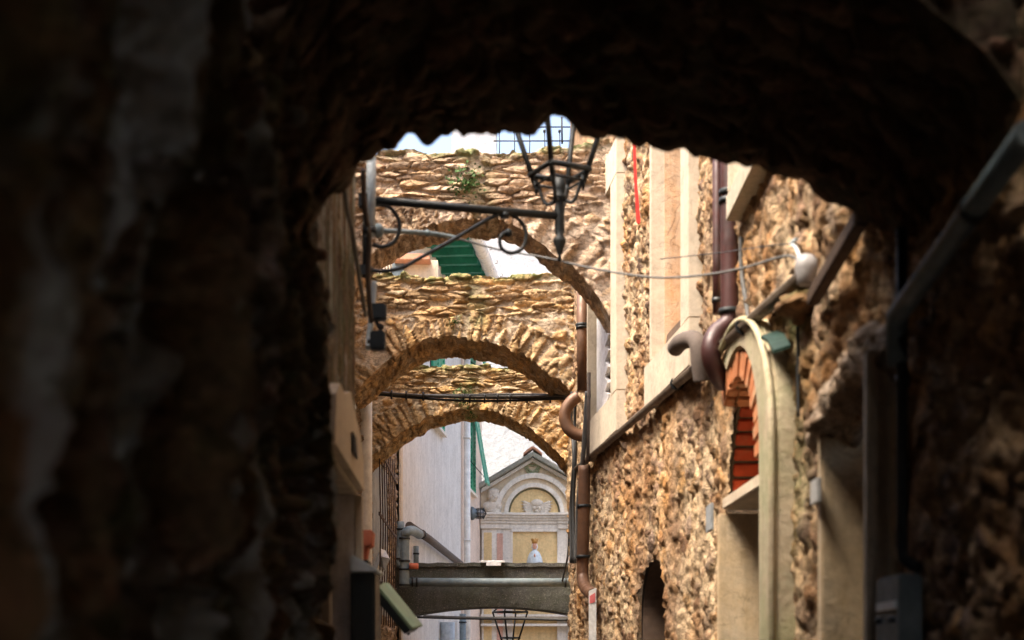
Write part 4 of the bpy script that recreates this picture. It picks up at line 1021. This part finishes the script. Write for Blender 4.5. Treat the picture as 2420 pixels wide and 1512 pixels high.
for dz, dy in ((0, 0), (.030, .0), (-.028, 0.01), (.014, -.02)):
    m = MB(); m.tube([p+Vector((0, dy, dz*(.6+.5*math.sin(i*1.3+dz*90)))) for i, p in enumerate([Q(858, 926, 13.9), Q(900, 931, 13.9), Q(980, 935, 13.9), Q(1100, 939, 13.9), Q(1220, 940, 13.9), Q(1320, 940, 13.5), Q(1345, 944, 13.2), Q(1368, 960, 12.9)])], .0125, 7, 5)
    m.build('strand', M['wire'] if dz <= 0 else M['wiregrey'], bn)
m = MB()
for x in (925, 960, 1000, 1095, 1110, 1145, 1175, 1205, 1245, 1300):
    y = 928+13*min(1, (x-858)/250.); MB().tube([Q(x-2, y+1, 13.9), Q(x+2, y+1, 13.9)], .045, 8).build('tie', M['wire'], bn)
cable([Q(985, 1458, 19.2), Q(1100, 1461, 19.2), Q(1220, 1462, 19.2), Q(1342, 1465, 19.2)], .016, 'wire', 'black cable hanging under the concrete bridge')
cable([Q(1000, 1455, 19.25), Q(1100, 1458, 19.25), Q(1220, 1460, 19.25), Q(1342, 1462, 19.25)], .012, 'wiregrey', 'thin grey cable hanging beside the black one under the concrete bridge')
cable([Q(1345, 1230, 16.6), Q(1343, 1300, 17.2), Q(1336, 1340, 18.5), Q(1328, 1375, 19.2)], .013, 'wire', 'dark wire dropping to the right end of the horizontal pipe on the bridge')
# wire tangle at the corner of the right wall
for i, (xs_, lab) in enumerate((((1352, 1350, 1356, 1349, 1350), 'outermost of the black wires climbing the right wall corner'), ((1362, 1358, 1360, 1355, 1357), 'middle black wire climbing the right wall corner'), ((1388, 1384, 1378, 1366, 1362), 'thick grey wire curling down beside the copper pipe elbow'))):
    ys_ = (925, 1000, 1080, 1200, 1330)
    cable([R(x, y, .05+.02*i) for x, y in zip(xs_, ys_)], .014 if i < 2 else .02, 'wire' if i < 2 else 'wiregrey', lab, 'wires at the wall corner')

# ------------------------------------------------------------------ PIPES ON THE RIGHT
def pipe(pts, r, mat, label, name='pipe', bands=(), sm=0, seg=14, cat='pipe', group=None):
    m = MB(); m.tube(pts, r, seg, sm)
    t = thing(name, label, cat, Vector(pts[0]), group)
    m.build('tube', M[mat], t)
    for p, d in bands:
        p, d = Vector(p), Vector(d).normalized()
        mm = MB(); mm.tube([p-d*.012, p+d*.012], (r if not isinstance(r, list) else r[0])*1.18, 14); mm.build('clip', M['iron'], t)
    return t
diag = [R(1362, 1108, .05), R(1480, 1008, .05), R(1600, 905, .05), R(1654, 860, .06), R(1760, 770, .06), R(1897, 652, .05)]
pipe(diag, .034, 'pipegrey', 'long weathered conduit climbing diagonally across the right wall to the insulator', 'conduit', [(diag[2], diag[3]-diag[1]), (diag[4], diag[5]-diag[3])], 0, 4)
d2_ = [R(1920, 706, .06), R(2035, 512, .05)]
m = MB(); ax3 = (d2_[1]-d2_[0]).normalized(); n3 = Vector((-1, 0, 0)); u3 = ax3.cross(n3).normalized()
m.box((d2_[0]+d2_[1])/2, ((d2_[1]-d2_[0]).length, .048, .04), (ax3, u3, n3)); tag(m.build('cable_channel', M['darkbrown'], None, .005), 'short square brown cable channel just right of the insulator', 'cable channel')
d3_ = [R(2430, 312, .07), R(2300, 492, .07), R(2160, 690, .07), R(2118, 748, .07), R(2117, 800, .06), R(2120, 860, .06)]
pipe(d3_, .026, 'pipeblue', 'thick bluish pipe slanting down at the right edge of the picture', 'pipe', [(d3_[1], d3_[2]-d3_[0])])
pv0 = R(2131, 900, .05); pv = [Vector((pv0.x, pv0.y, hz(y, pv0.y))) for y in (540, 900, 1290)]
pipe(pv+[pv[-1]+Vector((-.0, -.01, -.03)), pv[-1]+Vector((.03, -.04, -.06))], .014, 'iron', 'black iron pipe standing against the right doorway frame', 'pipe', [(pv[1], (0, 0, 1)), (pv[1]+Vector((0, 0, .2)), (0, 0, 1))])
# insulator
ins = thing('insulator', 'white porcelain insulator ball on the right wall where the cables meet', 'insulator', R(1905, 640, .08))
bI = R(1905, 640, .08)
MB().lathe(bI-Vector((0, 0, .045)), [(.024, 0), (.03, .005), (.032, .03), (.038, .05), (.034, .08), (.02, .095), (.004, .1)], 16).build('body', M['porcelain'], ins)
MB().tube([bI+Vector((0, 0, .04)), R(1890, 608, .08), R(1880, 585, .08), R(1868, 575, .08), R(1882, 565, .08)], .006, 8, 4).build('hook', M['zinc'], ins)
# maroon downpipes
YM = 6.5
px_ = Q(1724, 0, YM).x
mp = [Vector((px_, YM, EYE+3.4)), Q(1724, 500, YM), Q(1724, 735, YM), Q(1718, 765, YM-.01), Q(1690, 790, YM-.03), Q(1678, 830, YM-.05), Q(1690, 875, YM-.02), Q(1710, 905, YM+.05)]
pipe(mp, .043, 'maroon', 'thick shiny maroon downpipe ending in an S bend above the brick doorway', 'downpipe', [(Q(1724, 455, YM), (0, 0, 1)), (Q(1724, 475, YM), (0, 0, 1)), (Q(1724, 736, YM), (0, 0, 1))], 6, 18, 'pipe', 'downpipes')
pipe([Vector((Q(1694, 0, 6.9).x, 6.9, EYE+3.4)), Q(1694, 600, 6.9), Q(1694, 742, 6.9)], .022, 'maroon', 'thin reddish downpipe just left of the thick maroon one', 'downpipe', [(Q(1694, 710, 6.9), (0, 0, 1))], 0, 14, 'pipe', 'downpipes')
pipe([Q(1751, 560, 6.3), Q(1752, 640, 6.3), Q(1765, 730, 6.25), Q(1772, 790, 6.2)], .011, 'wiregrey', 'thin grey conduit hanging right of the maroon downpipe', 'conduit', (), 4, 8)
ek = [Q(1596, 822, 7.50), Q(1606, 810, 7.35), Q(1625, 802, 7.20), Q(1642, 803, 7.12), Q(1650, 818, 7.08), Q(1653, 855, 7.08), Q(1659, 900, 7.10)]
pipe(ek, .044, 'clay', 'grimy elbow pipe stub left of the maroon S bend', 'pipe_stub', [(Q(1652, 838, 7.8), (0, 0, 1))], 6, 16)
def RO(x, y, off): return R(x, y, off)
# copper downpipes at the corner
YK = 12.45
pipe([R(1376, 640, .085), R(1376, 800, .085), R(1377, 925, .085)], .045, 'copper', 'brown copper downpipe to the right of the middle stone arch', 'downpipe', [(R(1376, 774, .085), (0, 0, 1)), (R(1376, 768, .085), (0, 0, 1))], 0, 16, 'pipe', 'downpipes')
pipe([Q(1366, 936, 12.1), Q(1350, 948, 12.1), Q(1337, 968, 12.1), Q(1335, 992, 12.1), Q(1346, 1016, 12.1), Q(1366, 1028, 12.1), Q(1380, 1030, 12.1)], .052, 'copper', 'bulging brown C shaped pipe elbow beside the cable bundle end', 'pipe_elbow', (), 6, 18)
pipe([R(1381, 1100, .085), R(1380, 1200, .085), R(1377, 1330, .085), R(1378, 1370, .085), R(1386, 1392, .085), R(1402, 1404, .085)], .050, 'copper', 'rusty brown downpipe on the lower right wall corner, curving in at its foot', 'downpipe', [(R(1380, 1196, .085), (0, 0, 1)), (R(1378, 1315, .085), (0, 0, 1))], 5, 18, 'pipe', 'downpipes')
pipe([R(1392, 880, .085), R(1391, 960, .085), R(1390, 1090, .085)], .016, 'clay', 'slim grey conduit with a pointed top beside the copper elbow', 'conduit', [(R(1391, 935, .085), (0, 0, 1))], 0, 10)
# red strip
m = MB(); ra, rb = R(1500, 340, .13), R(1508, 527, .13); w_ = .055
YR_ = R(1503, 430, .14).y
m.prism([Q(1494, 330, YR_), Q(1501, 330, YR_), Q(1505, 430, YR_), Q(1513, 524, YR_), Q(1508, 528, YR_), Q(1503, 522, YR_), Q(1498, 430, YR_)], (.004, .03, 0))
tag(m.build('red_strip', M['red']), 'narrow bright red strip hanging down the right wall between two windows', 'strip')
# plates and signs
m = MB(); p = R(1398, 1400, .10); Ys = p.y
sgn = thing('street_sign', 'narrow white enamel sign with a faded red patch on the right wall corner', 'sign', p)
a_, b_ = Q(1391, 1395, Ys), Q(1408, 1560, Ys)
MB().prism([Q(1391, 1396, Ys), Q(1409, 1388, Ys), Q(1409, 1560, Ys), Q(1391, 1560, Ys)], (0, .02, 0)).build('plate', M['signwhite'], sgn, .003)
MB().prism([Q(1393, 1408, Ys-.004), Q(1406, 1400, Ys-.004), Q(1406, 1422, Ys-.004), Q(1393, 1426, Ys-.004)], (0, .003, 0)).build('red_patch', M['signred'], sgn)
def wallplate(x0, x1, y0, y1, mat, label, name='number_plate', cat='plate', off=.075, th=.015):
    Y1, Y0_ = yR(x0), yR(x1); zt0 = hz(y0, (Y1+Y0_)/2); zb0 = hz(y1, (Y1+Y0_)/2)
    return tag(MB().strip([(xR(Y0_)-off, Y0_, zb0), (xR(Y1)-off, Y1, zb0)], [(xR(Y0_)-off, Y0_, zt0), (xR(Y1)-off, Y1, zt0)], (th, 0, 0)).build(name, M[mat], None, .003), label, cat)
wallplate(1703, 1716, 1192, 1255, 'slateplate', 'small grey plate on the wall left of the brick arched doorway')
wallplate(1970, 1987, 1132, 1190, 'signwhite', 'small pale plate on the wall left of the near right doorway')
gb = thing('meter_box', 'grey metal box at the lower right corner below the black pipe', 'box', R(2160, 1500, .05))
Y1, Y0_ = yR(2133), yR(2192); zt0 = hz(1365, 3.65)
MB().strip([(xR(Y0_)-.07, Y0_, .9), (xR(Y1)-.07, Y1, .9)], [(xR(Y0_)-.07, Y0_, zt0), (xR(Y1)-.07, Y1, zt0)], (.06, 0, 0)).build('case', M['greymetal'], gb, .006)
MB().strip([(xR(Y0_)-.075, Y0_+.02, zt0-.085), (xR(Y1)-.075, Y1-.02, zt0-.085)], [(xR(Y0_)-.075, Y0_+.02, zt0-.065), (xR(Y1)-.075, Y1-.02, zt0-.065)], (.02, 0, 0)).build('clasp', M['zinc'], gb)
for yy in (Y0_+.05, Y1-.05): MB().tube([(xR(yy)-.085, yy, zt0-.11), (xR(yy)-.06, yy, zt0-.11)], .008, 10).build('bolt', M['black'], gb)

# ------------------------------------------------------------------ THINGS ON THE LEFT
pipe([Q(877, 372, 5.78), Q(877, 450, 5.78), Q(874, 640-80, 5.78)], .0195, 'pipelight', 'pale blue grey pipe rising behind the lamp bracket plate', 'pipe', [(Q(876, 545, 5.78), (0, 0, 1))], 0, 14)
pipe([Q(884, 665, 5.8), Q(880, 720, 5.8), Q(873, 790, 5.78), Q(870, 822, 5.75)], .0125, 'pipelight', 'short pale blue pipe below the lamp bracket', 'pipe', (), 5, 12)
pipe([L(826, 400, .05), L(832, 500, .05), L(836, 560, .06), L(840, 660, .05), L(848, 760, .05)], .010, 'clay', 'thin tan conduit running up the end of the left wall', 'conduit', [(L(834, 545, .05), (0, 0, 1))], 4, 8)
pipe([L(757, 395, .05), L(766, 440, .06), L(776, 500, .06), L(790, 545, .06), L(806, 640, .06), L(826, 745, .06)], .008, 'wiregrey', 'loose grey cable down the dark left wall', 'cable', (), 4, 8, 'cable')
jb1 = thing('junction_box', 'black junction boxes on the left wall below the lamp bracket', 'junction box', Q(896, 740, 5.7))
m = MB(); m.box(Q(893, 738, 5.7), (.07, .05, .065)); m.build('upper_box', M['black'], jb1, .006)
m = MB(); m.box(Q(893, 806, 5.7), (.06, .05, .075)); m.build('lower_box', M['black'], jb1, .006)
m = MB(); m.tube([Q(885, 745, 5.7), Q(893, 770, 5.7), Q(899, 775, 5.7), Q(893, 800, 5.7)], .008, 8, 4); m.ball(Q(900, 772, 5.7), .014, 8); m.tube([Q(868, 740, 5.7), Q(895, 738, 5.7)], .01, 6); m.tube([Q(868, 806, 5.7), Q(895, 806, 5.7)], .01, 6); m.build('wiring', M['wire'], jb1)
xw = Q(861, 0, 14.0).x
pipe([Vector((xw, 14.0, -.3)), Vector((xw, 14.0, hz(1200, 14))), Vector((xw, 14.0, hz(930, 14)))], .076, 'cream', 'thick cream white downpipe at the left end of the farthest stone arch', 'downpipe', (), 0, 18, 'pipe', 'downpipes')
# terracotta planter
m = MB(); pc = Q(846, 1277, 6.1)
pot = thing('flower_pot', 'square terracotta flower pot on the left wall end in front of the white downpipe', 'flower pot', pc)
def frus(c, w0, w1, d, h): 
    return MB().add([c+Vector((sx*(w0 if sz < 0 else w1)/2, sy*(d/2), sz*h/2)) for sx in (-1, 1) for sy in (-1, 1) for sz in (-1, 1)], [(0, 1, 3, 2), (4, 6, 7, 5), (0, 4, 5, 1), (2, 3, 7, 6), (0, 2, 6, 4), (1, 5, 7, 3)])
frus(pc+Vector((0, 0, .005)), .125, .135, .14, .07).build('rim', M['terracotta'], pot, .006); frus(pc+Vector((-.005, 0, -.055)), .085, .108, .11, .06).build('body', M['terracotta'], pot, .006)
m = MB(); m.box(pc+Vector((-.06, 0, -.1)), (.22, .16, .02)); m.tube([pc+Vector((-.15, 0, -.22)), pc+Vector((-.02, 0, -.11))], .008, 6); tag(m.build('pot_bracket', M['iron']), 'small iron shelf bracket under the terracotta flower pot', 'bracket')
# black cabinet with pale sloping lid
Yk = 5.3
cb = thing('meter_cabinet', 'black cabinet with a pale sloping metal lid at the bottom left', 'cabinet', Q(862, 1512, Yk))
xa, xb = Q(828, 0, Yk).x, Q(886, 0, Yk).x
MB().box(((xa+xb)/2, Yk+.1, hz(1350, Yk)-.5), (xb-xa, .2, 1.0)).build('case', M['black'], cb, .008)
MB().prism([Q(826, 1352, Yk-.02), Q(894, 1352, Yk-.02), Q(893, 1345, Yk-.02), Q(836, 1312, Yk-.02), Q(826, 1312, Yk-.02)], (0, .24, 0)).build('lid', M['zinc'], cb, .006)
# tilted green board
gbp = thing('canopy_board', 'faded green board canopy slanting down beside the black cabinet', 'canopy', Q(890, 1375, 5.9))
a0_, a1_ = Q(884, 1372, 5.9), Q(918, 1376, 6.25); b1_, b0_ = Q(1000, 1478, 6.3), Q(975, 1484, 5.95)
nn = (a1_-a0_).cross(b0_-a0_).normalized()
if nn.z > 0: nn = -nn
MB().prism([a0_, a1_, b1_, b0_], nn*.012).build('board', M['boardgreen'], gbp, .003)
MB().prism([a0_+nn*.013, a0_.lerp(a1_, .9)+nn*.013, b0_.lerp(b1_, .8)+nn*.013, b0_+nn*.013], nn*.03).build('backing', M['black'], gbp, .004)
m = MB(); m.tube([Q(880, 1380, 5.95), a0_+Vector((.02, .1, 0))], .01, 6); m.tube([Q(876, 1400, 6.0), b0_.lerp(b1_, .5)+nn*.05], .008, 6); m.build('strut', M['iron'], gbp)
# plastic sheet caught in the grille
Yp = 15.6
m = MB(); sp_ = [(897, 1295), (910, 1300), (921, 1320), (908, 1350), (900, 1338), (888, 1352), (884, 1330)]
c_ = Q(903, 1322, Yp); pts = [Q(x, y, Yp+.15*math.sin(i*2.1)) for i, (x, y) in enumerate(sp_)]
m.add([c_+Vector((0, -.08, .03))]+pts, [(0, i+1, (i+1) % len(pts)+1) for i in range(len(pts))]); m.add([c_+Vector((0, .02, .03))]+[p+Vector((0, .01, 0)) for p in pts], [(0, (i+1) % len(pts)+1, i+1) for i in range(len(pts))])
tag(m.build('plastic_sheet', M['plastic']), 'torn white plastic sheet caught on the barred window', 'plastic sheet')
# pipes left of the bridge
def Bp(x, y, Y=19.15): return Q(x, y, Y)
hkp = pipe([Bp(947, 1232), Bp(944, 1300), Bp(942, 1325), Bp(946, 1334), Bp(962, 1337)], .045, 'pipeblue', 'slimmer blue grey pipe with a hooked foot left of the bridge', 'pipe', [(Bp(946, 1250), (0, 0, 1)), (Bp(943, 1320), (0, 0, 1))], 3, 14)
pipe([Bp(990, 1262, 20.2), Bp(975, 1254, 19.6), Bp(962, 1256), Bp(956, 1268), Bp(955, 1330), Bp(955, 1386)], .068, 'pipeblue', 'thick blue grey pipe bending down onto the left end of the bridge', 'pipe', [(Bp(955, 1272), (0, 0, 1)), (Bp(955, 1325), (0, 0, 1)), (Bp(955, 1345), (0, 0, 1)), (Bp(955, 1382), (0, 0, 1))], 4, 16)
pipe([Bp(964, 1375, 19.2), Bp(1150, 1376, 19.2), Bp(1345, 1376, 19.2)], .058, 'pipeblue', 'long horizontal grey pipe along the face of the concrete bridge', 'pipe', [(Bp(975, 1375, 19.2), (1, 0, 0)), (Bp(985, 1375, 19.2), (1, 0, 0)), (Bp(1336, 1376, 19.2), (1, 0, 0))], 0, 16)
pipe([W(950, 1242, .1), W(1000, 1275, .1), W(1075, 1333, .1)], .06, 'clay', 'brown grey pipe sloping down across the white stucco wall', 'pipe', [(W(980, 1262, .1), (W(1000, 1275, .1)-W(980, 1262, .1)))], 0, 14)
pipe([W(973, 1290, .06), W(973, 1340, .06)], .04, 'pipeblue', 'short grey pipe stub at the foot of the white wall above the bridge', 'pipe', [(W(973, 1308, .06), (0, 0, 1))], 0, 12)
m = MB(); pe = Bp(967, 1337, 19.1); m.tube([pe, pe+Vector((.12, 0, -.005))], .04, 12); m.build('end_cap', M['terracotta'], hkp)
# lower wall clutter under the bridge
pipe([W(1040, 1470, .12), W(1040, 1600, .12)], .12, 'pipelight', 'wide pale pipe under the concrete bridge at the left', 'pipe', (), 0, 16)
pipe([W(1077, 1450, .12), W(1077, 1600, .12)], .06, 'pipeblue', 'slim blue grey pipe under the concrete bridge', 'pipe', [(W(1077, 1470, .12), (0, 0, 1))], 0, 14)
pipe([Q(893, 1395, 8), Q(896, 1450, 8), Q(893, 1530, 8)], .012, 'wiregrey', 'upright bundle of grey wires at the bottom left', 'cable', (), 4, 8, 'cable')

# ------------------------------------------------------------------ SMALL PLANTS, MOSS AND FLASHING
M['leaf'] = mat_paint('weed_leaf', (.05, .11, .025), .7, 0, (.12, .16, .04), .5, .2, 20)
def weed(c, rad, n, label, droop=0, seed=1):
    rnd = random.Random(seed); m = MB()
    for i in range(n):
        d = Vector((rnd.gauss(0, 1), -abs(rnd.gauss(0, .5)), rnd.gauss(0, .8)-droop)).normalized(); b = c+d*rad*rnd.random()*.9
        s_ = rad*rnd.uniform(.10, .22); u_ = Vector((rnd.gauss(0, 1), rnd.gauss(0, 1), rnd.gauss(0, 1))).normalized(); v_ = u_.cross(d).normalized()
        m.add([b, b+u_*s_*.5+v_*s_*.35, b+u_*s_, b+u_*s_*.5-v_*s_*.35], [(0, 1, 2, 3)])
    for i in range(0):
        d = Vector((rnd.gauss(0, .6), -.3, rnd.gauss(0, .5)-droop)).normalized(); m.tube([c, c+d*rad*.5, c+d*rad*.9+Vector((0, 0, -rad*.1))], rad*.012, 4)
    return tag(m.build('weed', M['leaf']), label, 'plant', 'weeds rooted in the stone arches')
weed(Q(1102, 432, 10.57), .17, 260, 'dark green weed growing in the face of the nearest stone arch', .1, 3)
weed(Q(1096, 935, 14.93), .15, 240, 'green weed behind the cable bundle on the farthest stone arch', .3, 5)
weed(Q(1112, 972, 14.95), .11, 120, 'small tuft trailing from the crown of the farthest stone arch', 1.0, 8)
weed(Q(1075, 760, 12.77), .10, 120, 'small tuft on the face of the middle stone arch', .2, 11)
m = MB(); A = [R(1835, 788, .03), R(1852, 796, .04), R(1868, 822, .05)]; B = [p+Vector((-.06, 0, -.02)) for p in A]
m.strip(A, B, (0, 0, .012)); tag(m.build('flashing', mat_paint('green_sheet', (.005, .028, .016), .6)), 'small dark green sheet flashing above the mossy door surround', 'flashing')
c_ = R(1903, 722, .02)
m = Stone(); U, V_ = grid(np.linspace(0, 1, 40), np.linspace(0, 1, 40)); th2 = V_*2*math.pi; ph = U*math.pi
P = np.stack([c_.x-.09*np.sin(ph)*np.cos(th2), c_.y+.14*np.sin(ph)*np.sin(th2), c_.z+.035*np.cos(ph)], -1); N = np.stack([-np.sin(ph)*np.cos(th2), np.sin(ph)*np.sin(th2), np.cos(ph)], -1)
m.patch(P, N, P/.08, amp=.03, seed=77, mossf=np.clip(N[..., 2]*1.4, 0, 1)); tag(m.build('ledge_stone', M['wallR']), 'mossy stone jutting from the right wall under the short cable channel', 'stone')
cable([R(1884, 730, .03), R(1885, 830, .03), R(1886, 985, .03)], .006, 'wire', 'thin dark wire hanging straight down right of the mossy door surround', 'cables on the right wall')
